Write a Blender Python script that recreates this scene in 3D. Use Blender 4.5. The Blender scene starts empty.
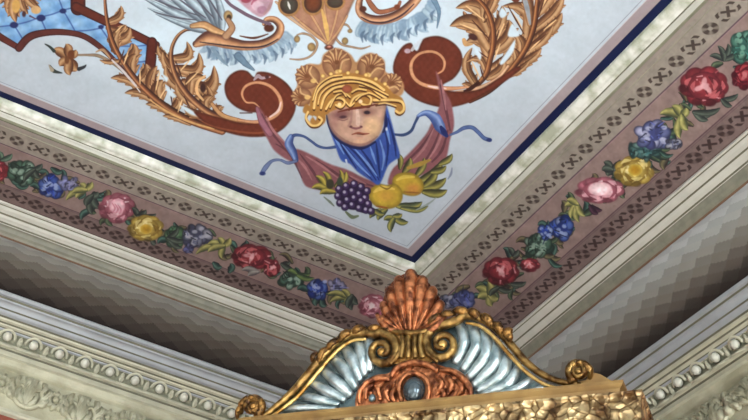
import bpy, bmesh, math, random
import numpy as np
from mathutils import Vector, Matrix
random.seed(7)
SC = bpy.context.scene
COL = SC.collection
PI = math.pi
# ------------------------------------------------------------------ camera
CX, CY, FPX = 374.0, 210.0, 1300.0
EYE = 1.5                                    # eye height above the floor
PITCH, ROLL, AZ = 0.67631453, 0.13237348, 1.17301829
XC, YC = 1.83621329, 3.87788835              # corner of the blue line, seen from the camera foot
ZP, ZB = 3.2 + EYE, 3.145 + EYE              # painted field, flower border
WD = 1.17                                    # wall plane beyond the blue line
XMIN, YMIN = -4.4, -3.6
h = Vector((math.cos(AZ), math.sin(AZ), 0)); r_ = Vector((math.sin(AZ), -math.cos(AZ), 0)); u_ = Vector((0, 0, 1))
FW = h*math.cos(PITCH) + u_*math.sin(PITCH)
UU = -h*math.sin(PITCH) + u_*math.cos(PITCH)
RT = r_*math.cos(ROLL) + UU*math.sin(ROLL)
UP = -r_*math.sin(ROLL) + UU*math.cos(ROLL)
EYEP = Vector((0, 0, EYE))
cam_d = bpy.data.cameras.new('camera'); cam = bpy.data.objects.new('camera', cam_d); COL.objects.link(cam)
cam_d.sensor_width = 36; cam_d.lens = 36*FPX/748
M = Matrix((RT, UP, -FW)).transposed().to_4x4(); M.translation = EYEP
cam.matrix_world = M
SC.camera = cam
def ray(x, y): return FW + RT*((x-CX)/FPX) - UP*((y-CY)/FPX)
def hit(x, y, p0, n):
    v = ray(x, y); return EYEP + v*((p0-EYEP).dot(n)/v.dot(n))
def at_z(x, y, z): return hit(x, y, Vector((0, 0, z)), Vector((0, 0, 1)))

# ------------------------------------------------------------------ materials
def lin(c):
    return tuple(((v/255)/12.92 if v/255 <= .04045 else ((v/255+.055)/1.055)**2.4) for v in c)
ALB = 0.80
def mat(name, rgb, rough=.6, metal=0, noise=0, nscale=20, bump=0, bscale=60, rgb2=None, spec=.5, coat=0):
    m = bpy.data.materials.new(name); m.use_nodes = True; nt = m.node_tree; b = nt.nodes['Principled BSDF']
    b.inputs['Roughness'].default_value = rough; b.inputs['Metallic'].default_value = metal
    b.inputs['Specular IOR Level'].default_value = spec
    if coat: b.inputs['Coat Weight'].default_value = coat
    c = lin(rgb); b.inputs['Base Color'].default_value = (*c, 1)
    tc = nt.nodes.new('ShaderNodeTexCoord')
    if noise or rgb2:
        n = nt.nodes.new('ShaderNodeTexNoise'); n.inputs['Scale'].default_value = nscale; n.inputs['Detail'].default_value = 5
        nt.links.new(tc.outputs['Object'], n.inputs['Vector'])
        rp = nt.nodes.new('ShaderNodeValToRGB')
        c2 = lin(rgb2) if rgb2 else tuple(v*(1-noise) for v in c)
        rp.color_ramp.elements[0].position = .38; rp.color_ramp.elements[1].position = .62
        rp.color_ramp.elements[0].color = (*c2, 1); rp.color_ramp.elements[1].color = (*c, 1)
        nt.links.new(n.outputs['Fac'], rp.inputs['Fac']); nt.links.new(rp.outputs['Color'], b.inputs['Base Color'])
    if bump:
        n2 = nt.nodes.new('ShaderNodeTexNoise'); n2.inputs['Scale'].default_value = bscale; n2.inputs['Detail'].default_value = 4
        nt.links.new(tc.outputs['Object'], n2.inputs['Vector'])
        bp = nt.nodes.new('ShaderNodeBump'); bp.inputs['Strength'].default_value = bump; bp.inputs['Distance'].default_value = .01
        nt.links.new(n2.outputs['Fac'], bp.inputs['Height']); nt.links.new(bp.outputs['Normal'], b.inputs['Normal'])
    return m
def pigment(name, rough=.75):
    m = bpy.data.materials.new(name); m.use_nodes = True; nt = m.node_tree; b = nt.nodes['Principled BSDF']
    b.inputs['Roughness'].default_value = rough; b.inputs['Specular IOR Level'].default_value = .25
    a = nt.nodes.new('ShaderNodeAttribute'); a.attribute_name = 'Col'
    tc = nt.nodes.new('ShaderNodeTexCoord'); n = nt.nodes.new('ShaderNodeTexNoise'); n.inputs['Scale'].default_value = 9; n.inputs['Detail'].default_value = 6
    nt.links.new(tc.outputs['Object'], n.inputs['Vector'])
    mr = nt.nodes.new('ShaderNodeMapRange'); mr.inputs['From Min'].default_value = .3; mr.inputs['From Max'].default_value = .7
    mr.inputs['To Min'].default_value = .93; mr.inputs['To Max'].default_value = 1.04
    nt.links.new(n.outputs['Fac'], mr.inputs['Value'])
    mx = nt.nodes.new('ShaderNodeVectorMath'); mx.operation = 'SCALE'
    nt.links.new(a.outputs['Color'], mx.inputs[0]); nt.links.new(mr.outputs['Result'], mx.inputs['Scale'])
    nt.links.new(mx.outputs['Vector'], b.inputs['Base Color'])
    return m
PIG = pigment('painted_pigment')
M_PL = mat('plaster_white', (170, 170, 160), .62, noise=.10, nscale=14, bump=.15, bscale=90)
M_PW = mat('plaster_marbled', (200, 202, 194), .6, rgb2=(148, 153, 134), nscale=16)
M_OL = mat('plaster_olive', (134, 134, 112), .65, noise=.15, nscale=18)
M_OLD = mat('plaster_olive_dark', (92, 90, 72), .7, noise=.2, nscale=18)
M_BD = mat('plaster_bead', (188, 187, 172), .28, noise=.1, nscale=20)
M_O2 = mat('plaster_olive_grey', (112, 112, 98), .6, noise=.2, nscale=24)
M_BR = mat('plaster_brown_line', (92, 70, 52), .7)
M_GR = mat('plaster_grey', (144, 148, 150), .45, noise=.14, nscale=10)
M_CR = mat('plaster_cream', (176, 174, 152), .5, noise=.2, nscale=12, bump=.12, bscale=120)
M_FR = mat('plaster_frieze', (176, 173, 148), .5, rgb2=(146, 143, 118), nscale=9, bump=.2, bscale=90)
M_WALL = mat('wall_red', (128, 62, 44), .75, noise=.25, nscale=6)
M_WALLW = mat('wall_pale', (205, 198, 182), .8, noise=.05)
M_CEIL = mat('ceiling_plaster', (200, 204, 206), .8)
M_FLOOR = mat('floor_marble', (226, 224, 216), .35, rgb2=(206, 204, 198), nscale=3)
M_GOLD = mat('gold_leaf', (158, 126, 72), .3, .85, rgb2=(78, 52, 22), nscale=26, bump=.5, bscale=60)
M_GOLDB = mat('gold_bright', (214, 182, 112), .3, .85, rgb2=(150, 108, 50), nscale=22, bump=.4, bscale=50)
M_GOLDD = mat('gold_antique', (140, 102, 52), .32, .8, rgb2=(58, 38, 18), nscale=40, bump=.6, bscale=90)
M_OCH = mat('gold_ochre', (146, 116, 66), .5, .35, rgb2=(118, 88, 46), nscale=8)
M_COP = mat('copper_leaf', (184, 116, 74), .32, .75, rgb2=(88, 44, 24), nscale=36, bump=.6, bscale=70)
M_COPD = mat('copper_dark', (120, 66, 40), .4, .7, rgb2=(70, 36, 22), nscale=36, bump=.5, bscale=70)
M_SIL = mat('silver_leaf', (190, 202, 202), .3, .8, rgb2=(128, 144, 146), nscale=22, bump=.3, bscale=40)
M_SILD = mat('silver_tarnished', (104, 120, 122), .4, .7, rgb2=(66, 80, 82), nscale=22)
M_PEARL = mat('pearl_grey', (74, 84, 88), .2, .7)
M_CAR = mat('carved_gold', (206, 182, 134), .4, .7, rgb2=(96, 68, 36), nscale=13)
def crackle(m):
    nt = m.node_tree; b = nt.nodes['Principled BSDF']; src = b.inputs['Base Color'].links[0].from_socket
    tc = nt.nodes.new('ShaderNodeTexCoord'); n = nt.nodes.new('ShaderNodeTexNoise'); n.inputs['Scale'].default_value = 12
    ad = nt.nodes.new('ShaderNodeVectorMath'); ad.operation = 'ADD'; sc_ = nt.nodes.new('ShaderNodeVectorMath'); sc_.operation = 'SCALE'; sc_.inputs['Scale'].default_value = .05
    v = nt.nodes.new('ShaderNodeTexVoronoi'); v.feature = 'DISTANCE_TO_EDGE'; v.inputs['Scale'].default_value = 27
    nt.links.new(tc.outputs['Object'], n.inputs['Vector']); nt.links.new(n.outputs['Color'], sc_.inputs[0]); nt.links.new(tc.outputs['Object'], ad.inputs[0]); nt.links.new(sc_.outputs[0], ad.inputs[1]); nt.links.new(ad.outputs[0], v.inputs['Vector'])
    rp = nt.nodes.new('ShaderNodeValToRGB'); rp.color_ramp.elements[0].color = (.25, .17, .08, 1); rp.color_ramp.elements[1].color = (1, 1, 1, 1); rp.color_ramp.elements[1].position = .12
    nt.links.new(v.outputs['Distance'], rp.inputs['Fac'])
    mx = nt.nodes.new('ShaderNodeMix'); mx.data_type = 'RGBA'; mx.blend_type = 'MULTIPLY'; mx.inputs['Factor'].default_value = 1
    nt.links.new(src, mx.inputs['A']); nt.links.new(rp.outputs['Color'], mx.inputs['B']); nt.links.new(mx.outputs['Result'], b.inputs['Base Color'])
    v2 = nt.nodes.new('ShaderNodeTexVoronoi'); v2.inputs['Scale'].default_value = 36; nt.links.new(ad.outputs[0], v2.inputs['Vector'])
    bp = nt.nodes.new('ShaderNodeBump'); bp.inputs['Strength'].default_value = .8; bp.inputs['Distance'].default_value = .02
    nt.links.new(v2.outputs['Distance'], bp.inputs['Height']); nt.links.new(bp.outputs['Normal'], b.inputs['Normal'])
crackle(M_CAR)
M_GLASS = mat('mirror_silver', (225, 228, 230), .03, 1)

# ------------------------------------------------------------------ object helpers
def obj(name, verts, faces, m, parent=None, smooth=False, mi=None, loc=None):
    me = bpy.data.meshes.new(name); me.from_pydata([tuple(v) for v in verts], [], faces); me.update()
    for mm in (m if isinstance(m, (list, tuple)) else [m]): me.materials.append(mm)
    if mi is not None: me.polygons.foreach_set('material_index', mi)
    if smooth: me.polygons.foreach_set('use_smooth', [True]*len(faces))
    o = bpy.data.objects.new(name, me); COL.objects.link(o)
    if parent is not None: o.parent = parent
    if loc is not None: o.location = loc
    return o
class MB:
    def __init__(s): s.v = []; s.f = []
    def add(s, v, f):
        k = len(s.v); s.v += [Vector(p) for p in v]; s.f += [tuple(i+k for i in q) for q in f]
    def box(s, a, b):
        x0, y0, z0 = a; x1, y1, z1 = b
        s.add([(x0,y0,z0),(x1,y0,z0),(x1,y1,z0),(x0,y1,z0),(x0,y0,z1),(x1,y0,z1),(x1,y1,z1),(x0,y1,z1)],
              [(0,3,2,1),(4,5,6,7),(0,1,5,4),(1,2,6,5),(2,3,7,6),(3,0,4,7)])
    def tube(s, pts, rad, n=10, flat=1.0, nrm=None, close=True):
        """swept round section; flat squashes it along nrm"""
        pts = [Vector(p) for p in pts]; N = len(pts); v = []
        nrm = Vector(nrm) if nrm is not None else Vector((0, 0, 1))
        for i, p in enumerate(pts):
            t = (pts[min(i+1, N-1)] - pts[max(i-1, 0)]).normalized()
            a = t.cross(nrm); a = a.normalized() if a.length > 1e-6 else Vector((1, 0, 0)); b = a.cross(t).normalized()
            R = rad[i] if hasattr(rad, '__len__') else rad
            for k in range(n):
                q = 2*PI*k/n; v.append(p + a*math.cos(q)*R + b*math.sin(q)*R*flat)
        f = [(i*n+k, i*n+(k+1) % n, (i+1)*n+(k+1) % n, (i+1)*n+k) for i in range(N-1) for k in range(n)]
        if close: f += [tuple(range(n))[::-1], tuple((N-1)*n+k for k in range(n))]
        s.add(v, f)
    def ball(s, c, rx, ry, rz, ax=None, n=12, m=8):
        c = Vector(c); ax = ax or (Vector((1,0,0)), Vector((0,1,0)), Vector((0,0,1)))
        v = [c + ax[2]*rz]
        for i in range(1, m):
            th = PI*i/m
            for k in range(n):
                q = 2*PI*k/n; v.append(c + ax[0]*rx*math.sin(th)*math.cos(q) + ax[1]*ry*math.sin(th)*math.sin(q) + ax[2]*rz*math.cos(th))
        v.append(c - ax[2]*rz); L = len(v)-1
        f = [(0, 1+k, 1+(k+1) % n) for k in range(n)]
        f += [(1+(i)*n+k, 1+(i+1)*n+k, 1+(i+1)*n+(k+1) % n, 1+i*n+(k+1) % n) for i in range(m-2) for k in range(n)]
        f += [(L, 1+(m-2)*n+(k+1) % n, 1+(m-2)*n+k) for k in range(n)]
        s.add(v, f)
    def build(s, name, m, parent=None, smooth=True, loc=None): return obj(name, s.v, s.f, m, parent, smooth, loc=loc)
def cr(pts, n=8, closed=False):
    """Catmull-Rom through points of any dimension"""
    P = [np.array(p, float) for p in pts]; N = len(P); out = []
    for i in range(N if closed else N-1):
        if closed: a, b, c, d = P[i-1], P[i], P[(i+1) % N], P[(i+2) % N]
        else: a, b, c, d = P[max(i-1, 0)], P[i], P[i+1], P[min(i+2, N-1)]
        for k in range(n):
            t = k/n; out.append(.5*((2*b) + (c-a)*t + (2*a-5*b+4*c-d)*t*t + (3*b-a-3*c+d)*t**3))
    if not closed: out.append(P[-1])
    return np.array(out)
def tag(o, label=None, cat=None, group=None, kind=None):
    if label: o['label'] = label
    if cat: o['category'] = cat
    if group: o['group'] = group
    if kind: o['kind'] = kind
    return o
def empty(name, loc=(0, 0, 0)):
    o = bpy.data.objects.new(name, None); COL.objects.link(o); o.location = loc; return o
def struct(o): o['kind'] = 'structure'; return o

# ------------------------------------------------------------------ painter
class Canvas:
    def __init__(s, x0, y0, x1, y1, st, base):
        s.x0, s.y0, s.st = x0, y0, st
        s.xs = np.arange(x0, x1+st/2, st); s.ys = np.arange(y0, y1+st/2, st)
        s.X, s.Y = np.meshgrid(s.xs, s.ys)
        s.C = np.zeros(s.X.shape+(3,)); s.C[:] = base; s.I = np.zeros(s.X.shape, int); s.cur = 0
        s.rng = np.random.RandomState(3)
    def win(s, x0, y0, x1, y1, pad=2):
        i0 = max(0, int((y0-pad-s.y0)/s.st)); i1 = min(len(s.ys), int((y1+pad-s.y0)/s.st)+2)
        j0 = max(0, int((x0-pad-s.x0)/s.st)); j1 = min(len(s.xs), int((x1+pad-s.x0)/s.st)+2)
        return (slice(i0, i1), slice(j0, j1)) if i1 > i0 and j1 > j0 else None
    def put(s, w, al, col, own=True):
        s.C[w] = s.C[w]*(1-al[..., None]) + np.asarray(col, float)*al[..., None]
        if own: s.I[w][al > .45] = s.cur
    def seg(s, w, P):
        X = s.X[w]; Y = s.Y[w]; best = np.full(X.shape, 1e9); tt = np.zeros(X.shape); sd = np.zeros(X.shape)
        n = len(P)-1
        for i in range(n):
            a, b = P[i], P[i+1]; d = b-a; L = d@d+1e-12
            t = np.clip(((X-a[0])*d[0]+(Y-a[1])*d[1])/L, 0, 1)
            qx = X-a[0]-t*d[0]; qy = Y-a[1]-t*d[1]; q = np.hypot(qx, qy)
            m = q < best; best[m] = q[m]; tt[m] = ((i+t)/n)[m]; sd[m] = (d[0]*(Y-a[1])-d[1]*(X-a[0]))[m]
        return best, tt, np.sign(sd)
    def poly(s, pts, col, soft=.8, smooth=True, n=6, own=True, alpha=1, clip=None):
        P = cr(pts, n, True) if smooth else np.array(pts, float)
        w = s.win(P[:, 0].min(), P[:, 1].min(), P[:, 0].max(), P[:, 1].max())
        if not w: return
        X = s.X[w]; Y = s.Y[w]; ins = np.zeros(X.shape, bool); Q = np.vstack([P, P[:1]])
        for i in range(len(P)):
            a, b = Q[i], Q[i+1]
            if a[1] == b[1]: continue
            c = ((a[1] > Y) != (b[1] > Y)) & (X < (b[0]-a[0])*(Y-a[1])/(b[1]-a[1])+a[0]); ins ^= c
        D, _, _ = s.seg(w, Q); D = np.where(ins, -D, D)
        al = np.clip(.5-D/soft/2, 0, 1)*alpha
        if callable(col): col = col(X, Y, D)
        s.put(w, al, col, own)
    def stroke(s, pts, wd, col, soft=.6, n=6, edge=None, hi=None, own=True, alpha=1, side=0):
        """tapered brush stroke; edge = colour at both rims, hi = colour along one flank"""
        P = cr(pts, n) if len(pts) > 2 else np.array(pts, float)
        ww = wd if hasattr(wd, '__len__') else [wd, wd]
        m = max(ww); w = s.win(P[:, 0].min()-m, P[:, 1].min()-m, P[:, 0].max()+m, P[:, 1].max()+m)
        if not w: return
        D, T, S = s.seg(w, P)
        W = np.interp(T, np.linspace(0, 1, len(ww)), ww)/2
        al = np.clip(.5+(W-D)/soft, 0, 1)*alpha
        c = np.zeros(D.shape+(3,)); c[:] = col
        q = np.clip(D/np.maximum(W, .3), 0, 1)*S
        if hi is not None:
            k = np.exp(-((q-(.35 if side >= 0 else -.35))/.32)**2)[..., None]; c = c*(1-k*.85)+np.array(hi, float)*k*.85
        if edge is not None:
            k = np.clip((np.abs(q)-.55)/.4, 0, 1)
            if side: k = np.where(np.sign(S) == -side, np.clip((np.abs(q)-.1)/.6, 0, 1), k*.35)
            k = k[..., None]; c = c*(1-k)+np.array(edge, float)*k
        s.put(w, al, c, own)
    def blob(s, cx, cy, rx, ry, col, ang=0, soft=1.2, own=True, alpha=1, hi=None, edge=None):
        m = max(rx, ry)+2; w = s.win(cx-m, cy-m, cx+m, cy+m)
        if not w: return
        c, n = math.cos(ang), math.sin(ang); X = s.X[w]-cx; Y = s.Y[w]-cy
        a = (X*c+Y*n)/rx; b = (-X*n+Y*c)/ry; R = np.hypot(a, b)
        al = np.clip(.5+(1-R)*min(rx, ry)/soft, 0, 1)*alpha
        cc = np.zeros(R.shape+(3,)); cc[:] = col
        if edge is not None: k = np.clip(R, 0, 1)[..., None]**2.5; cc = cc*(1-k)+np.array(edge, float)*k
        if hi is not None:
            k = np.exp(-(((a+.3)/.45)**2+((b+.35)/.45)**2))[..., None]; cc = cc*(1-k)+np.array(hi, float)*k
        s.put(w, al, cc, own)
    def leaf(s, base, tip, bend=.2, w=6, col=(162, 120, 82), edge=(88, 56, 40), hi=(206, 170, 128), side=1, fat=1.0, lobes=False):
        b = np.array(base, float); t = np.array(tip, float); d = t-b; nrm = np.array([-d[1], d[0]]); Ln = np.hypot(*d); un = nrm/Ln; ud = d/Ln
        mid = b+d*.5+nrm*bend; q = b+d*.8+nrm*bend*.75; w = w*fat
        if lobes and Ln > 9:
            for f, sg in ((.25, 1), (.45, -1), (.5, 1), (.7, -1), (.74, 1)):
                p = b+d*f+nrm*bend*math.sin(PI*min(f, .9)); k = w*.5*(1.2-.5*f)
                s.stroke([p-ud*k*.8, p+un*sg*k*.55, p+un*sg*k*1.15+ud*k*1.0], [k*.8, k*1.05, k*.3], col, edge=edge, hi=hi, side=sg)
        s.stroke([b, mid, q, t], [w*.55, w*.95, w, w*.85, w*.5, .8], col, edge=edge, hi=hi, side=side)
        if lobes and w > 5: s.stroke([b+d*.1+nrm*bend*.3, mid, q], [.6, 1.3, .5], edge, own=False, alpha=.7)

# ------------------------------------------------------------------ the painted field
TAN = (176, 128, 84); TAND = (104, 62, 40); TANL = (222, 186, 140); RB = (104, 48, 36); CREAM = (214, 160, 120)
def plane_xy(cv, z):
    X = cv.X; Y = cv.Y
    def comp(k): return FW[k] + RT[k]*(X-CX)/FPX - UP[k]*(Y-CY)/FPX
    t = (z-EYE)/comp(2); return comp(0)*t, comp(1)*t
def grain(cv, amp, amp0):
    R = np.random.RandomState(11); f = np.zeros(cv.X.shape)
    for st, am in ((4, .8), (8, .7), (20, .6)):
        H, W = cv.X.shape; g = R.randn(H//st+3, W//st+3)
        yy = np.arange(H)/st; xx = np.arange(W)/st; y0 = yy.astype(int); x0 = xx.astype(int); fy = (yy-y0)[:, None]; fx = (xx-x0)[None]
        f += am*((g[y0][:, x0]*(1-fx)+g[y0][:, x0+1]*fx)*(1-fy)+(g[y0+1][:, x0]*(1-fx)+g[y0+1][:, x0+1]*fx)*fy)
    cv.C *= (1+f*np.where(cv.I > 0, amp, amp0))[..., None]
def mesh_cells(cv, z, keep, names, top, matl):
    """one mesh per motif: the canvas cells it owns, with the pigment as corner colours"""
    PX, PY = plane_xy(cv, z)
    H, W = cv.X.shape
    ids = cv.I[:-1, :-1].copy(); ids[~keep[:-1, :-1]] = -1
    lin_c = (np.clip(cv.C, 0, 255)/255); lin_c = np.where(lin_c <= .04045, lin_c/12.92, ((lin_c+.055)/1.055)**2.4)*ALB
    idx = np.arange(H*W).reshape(H, W); out = {}
    for k, nm in names.items():
        ii, jj = np.nonzero(ids == k)
        if len(ii) == 0: continue
        q = np.stack([idx[ii, jj], idx[ii+1, jj], idx[ii+1, jj+1], idx[ii, jj+1]], 1)
        # faces must look down into the room
        u, inv = np.unique(q, return_inverse=True); inv = inv.reshape(-1)
        me = bpy.data.meshes.new(nm)
        me.vertices.add(len(u)); co = np.stack([PX.ravel()[u], PY.ravel()[u], np.full(len(u), z)], 1)
        me.vertices.foreach_set('co', co.astype(np.float32).ravel())
        me.loops.add(len(inv)); me.loops.foreach_set('vertex_index', inv.astype(np.int32))
        me.polygons.add(len(ii)); me.polygons.foreach_set('loop_start', np.arange(0, len(inv), 4, dtype=np.int32))
        me.polygons.foreach_set('loop_total', np.full(len(ii), 4, dtype=np.int32))
        me.update(calc_edges=True); me.validate()
        a = me.color_attributes.new('Col', 'FLOAT_COLOR', 'POINT')
        c = np.ones((len(u), 4), np.float32); c[:, :3] = lin_c.reshape(-1, 3)[u]; a.data.foreach_set('color', c.ravel())
        me.materials.append(matl)
        o = bpy.data.objects.new(nm, me); COL.objects.link(o)
        if k == 0 and top is None: top = o
        elif top is not None: o.parent = top
        out[k] = o
    return out
cv = Canvas(-24, -24, 716, 272, .5, (196, 206, 214))
PX, PY = plane_xy(cv, ZP)
DD = np.maximum(PX-XC, PY-YC)
# the field is paler in the middle, fading outward in soft ovals
lv = np.zeros(cv.X.shape)
def pale_spot(cx, cy, rx, ry): return np.exp(-(((cv.X-cx)/rx)**2+((cv.Y-cy)/ry)**2))
lv = np.clip(pale_spot(330, 20, 190, 75)+pale_spot(250, 40, 120, 60), 0, 1)[..., None]
cv.C[:] = np.array((188, 203, 215))*(1-lv)+np.array((210, 232, 246))*lv
rs = np.random.RandomState(5)
def band_mask(d0, d1, s=.0016): return np.clip((DD-d0)/s+.5, 0, 1)*np.clip((d1-DD)/s+.5, 0, 1)
al = band_mask(-.0735, -.0715)[..., None]; cv.C[:] = cv.C*(1-al)+np.array((128, 122, 138))*al
al = band_mask(-.060, -.022)[..., None]; cv.C[:] = cv.C*(1-al)+np.array((160, 149, 153))*al
al = band_mask(-.062, -.0595)[..., None]; cv.C[:] = cv.C*(1-al)+np.array((196, 188, 192))*al
al = band_mask(-.0235, .30)[..., None]; cv.C[:] = cv.C*(1-al)+np.array((6, 22, 64))*al
NAMES = {0: 'ceiling_painting'}; LAB = {}
def motif(name, label=None):
    k = len(NAMES); NAMES[k] = name; cv.cur = k
    if label: LAB[k] = label
    return k
S = cv.stroke; B = cv.blob; P = cv.poly
def L(b, t, bend=.2, w=6, *a, **k): cv.leaf(b, t, bend, w, *a, **({'fat': 1.18, 'lobes': True, **k} if not a else k))
# lattice cartouche
motif('lattice_field', 'light blue painted field with dark blue lattice')
P([(-24,-24),(77,-24),(78,9),(104,21),(129,31),(155,45),(150,78),(132,74),(114,60),(99,47),(82,37),(60,33),(40,32),(28,37),(19,47),(8,40),(0,36),(-24,30)], lambda X, Y, D: np.array((128,176,222))+((np.sin(X*.23+Y*.11)*np.sin(Y*.31-X*.07))[..., None]*np.array((22,18,10))), smooth=False)
for a, b in [((63,10),(75,31)),((40,17),(47,33)),((63,10),(40,17)),((40,17),(14,25)),((14,25),(-20,27)),((14,25),(22,38)),((63,10),(55,-10)),((63,10),(80,4)),((76,31),(101,28)),((101,28),(107,18)),((101,28),(113,46)),((120,46),(148,45)),((132,44),(134,62)),((132,62),(150,60))]:
    S([a, ((a[0]+b[0])/2+.6, (a[1]+b[1])/2+.8), b], 1.5, (62, 92, 158), alpha=.8)
for x, y, r in [(63,11,3.4),(41,18,4.5),(14,25,4.2),(101,27,2.8),(132,45,2.2)]: B(x, y, r, r*.75, (34, 46, 96))
motif('lattice_frame', 'dark red-brown painted frame around the blue lattice')
E1 = (58, 30, 34)
S([(-24,30),(-8,32),(2,38),(19,48)], [8,7,7,6], (96,48,42), edge=E1)
S([(19,48),(28,38),(40,33.5),(60,32),(82,35.5),(99,46),(114,60),(128,76)], [8,8,7,6,6,5,4], (92,48,44), edge=E1)
S([(78,-24),(78,8)], 15, (96,46,36), edge=E1)
S([(76,7),(103,20),(127,31),(156,45)], [10,9,9,8], (96,46,36), edge=E1)
S([(152,42),(151,58),(149,76)], [10,11,11], (92,42,34), edge=E1)
motif('gilt_finial', 'tan gilt leaf ornament over the lattice')
for t, w in [((4,-8),9),((0,4),9),((8,14),9),((16,22),10),((28,14),8),((40,8),8),((46,-4),7)]: L((22,-14), t, .12, w)
B(36, 10, 5, 4, (206,170,120)); B(16, 6, 4, 7, (214,172,96)); B(24, 14, 2, 3, (70,44,50)); S([(30,16),(36,19)], [2,1], (90,70,90))
# hanging flower
motif('painted_blossom', 'small tan painted blossom on a thin stem')
S([(76,55),(88,55),(99,56),(114,64),(130,77),(146,90)], [2,2.5,3.5,3,3,3], (150,132,110), edge=(96,84,70))
S([(96,52),(103,50),(110,58)], [1,3,1.5], (176,142,106))
for p, q, w in [((68,58),(53,50),9),((68,56),(66,44),9),((70,57),(76,50),8),((68,60),(60,66),9),((70,60),(78,70),10),((70,60),(70,75),9)]: L(p, q, .1, w, fat=1.1, lobes=False)
B(71,55,3.5,5,(108,64,40)); B(67,60,2.4,4,(112,70,44))
S([(54,51),(50,47),(45,44)], [3.5,2.5,1], (52,62,58)); S([(50,66),(54,71),(62,73)], [2,4,1], (54,64,60)); S([(79,69),(84,67),(86,65)], [4,3,1], (48,52,58)); S([(49,65),(52,70)],[1,4],(170,160,140))
# volutes and acanthus, left
motif('acanthus_scroll', 'left tan acanthus spray rising beside the brown volute')
for b, t, bd, w in [((122,60),(100,60),-.1,4),((146,92),(111,78),.12,8),((160,104),(125,93),.12,8),((176,116),(146,104),.1,8),((190,124),(163,116),.08,6),((136,84),(128,76),.1,4)]: L(b, t, bd, w, side=-1)
for b, t, bd, w in [((107,22),(121,6),.25,7),((108,28),(126,25),.3,8),((110,40),(130,28),.25,10),((116,52),(120,30),-.2,9),((122,62),(134,44),.25,10),((132,76),(136,54),-.15,10),((138,82),(146,64),.2,10),((150,96),(157,66),-.1,9),((160,104),(163,80),-.2,11),((172,110),(177,96),.2,8)]: L(b, t, bd, w)
S([(105,-20),(105,0),(107,20),(112,40),(122,60),(140,84),(165,106),(192,121),(222,131)], [2.5,3,4,5,5,6,7,8,8], (124,76,50), edge=(62,38,34), hi=(196,140,96), side=1)
S([(112,60),(122,70),(136,86)], [1.5,2.5,2], (208,206,210))
S([(137,88),(140,92)], 1, (230,232,236), own=False)
for b, t, bd, w in [((174,62),(158,46),-.15,7),((178,76),(163,52),-.12,8),((186,92),(166,66),-.15,9),((196,106),(176,84),-.1,9),((208,116),(184,106),-.12,8),((222,122),(200,116),-.05,6)]: L(b, t, bd, w, side=-1)
for b, t, bd, w in [((172,58),(187,42),.45,8),((176,68),(199,53),.45,10),((184,82),(214,66),.5,12),((190,96),(206,78),-.4,9),((196,98),(207,86),.6,8),((206,112),(212,96),-.3,9),((216,118),(222,106),-.2,7)]: L(b, t, bd, w)
B(203,88,2.8,4.5,(60,36,34)); S([(205,76),(198,82),(197,92),(203,100)],[2,3,3,2],(232,190,136))
S([(196,30),(186,30),(177,37),(171.5,50),(172.5,66),(180,84),(194,101),(214,115),(240,122),(256,123)], [3,3,3.5,4,5,6,7,7,5,3], (132,86,58), edge=(68,44,44), hi=(214,166,118), side=1)
for t in (.0,): S([(150,100),(168,112),(190,122),(214,129)], [1,2,2,1], (222,180,120), own=False)
S([(212,104),(222,115),(238,120),(252,122)], [4,5,4,2], (206,160,112), edge=(120,76,48))
S([(220,119),(234,123),(247,124.5)], [1,2.4,1], (58,34,30), own=False)
for a, b in [((160,70),(156,90)),((166,88),(160,98)),((182,100),(178,112)),((128,52),(124,64)),((140,70),(140,84)),((181,70),(190,60)),((186,84),(198,72)),((116,32),(122,26))]: S([a, b], [1,1.6,.8], (238,204,152), own=False)
for a, b in [((156,74),(154,92)),((170,86),(172,104)),((124,50),(120,62)),((184,96),(190,108)),((176,62),(182,78))]: S([a, b], [.8,1.8,.8], (78,48,40), own=False)
cv.cur = 0
for q in [[(166,87),(171,90),(176,97),(170,96)],[(180,106),(188,108),(199,116),(190,114)],[(162,74),(168,78),(166,82)],[(205,60),(212,64),(206,66)],[(158,62),(162,66),(160,72)]]: P(q, (206,228,242))
motif('volute', 'left red-brown painted volute with cream spiral line')
VC = lambda X, Y, D: np.array((108,52,38))*(1-np.clip(1+D/3, 0, 1)[..., None]*.28)+(np.sin(X*.9)*np.cos(Y*.7))[..., None]*3
P([(254,77),(247,71),(238,70.5),(229,76),(224.5,86),(227,98),(236,107),(248,112),(259,113),(263,119),(250,123),(236,122),(222,118),(206,114),(194,112),(206,124),(222,131),(245,136.5),(268,136),(283,129),(293,116),(296,103),(292,90),(283,80),(270,73),(258,72)], VC)
S([(196,118),(212,126),(234,131),(258,133),(276,129)], [1,2,2,1.5], (150,88,58), own=False, alpha=.7)
S([(240,113),(252,113)], 1, (70,34,30), own=False)
S([(259,107),(254,103),(246,102),(242,94),(246,86),(257,82.5),(270,86),(279,96),(281,107),(276,115),(266,120),(254,122),(238,120)], [1.5,2,2,2.5,3,3,3.6,4,4.5,4.5,4,3.5,2], CREAM, edge=(150,88,62))
S([(281,102),(278,111),(270,117)], [1,2.5,1.5], (240,214,206), own=False)
S([(254,80),(258,76),(262,78),(270,77)], [1.5,4,3,1.2], (176,160,170)); B(267,77,2,2,(80,46,50))
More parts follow.
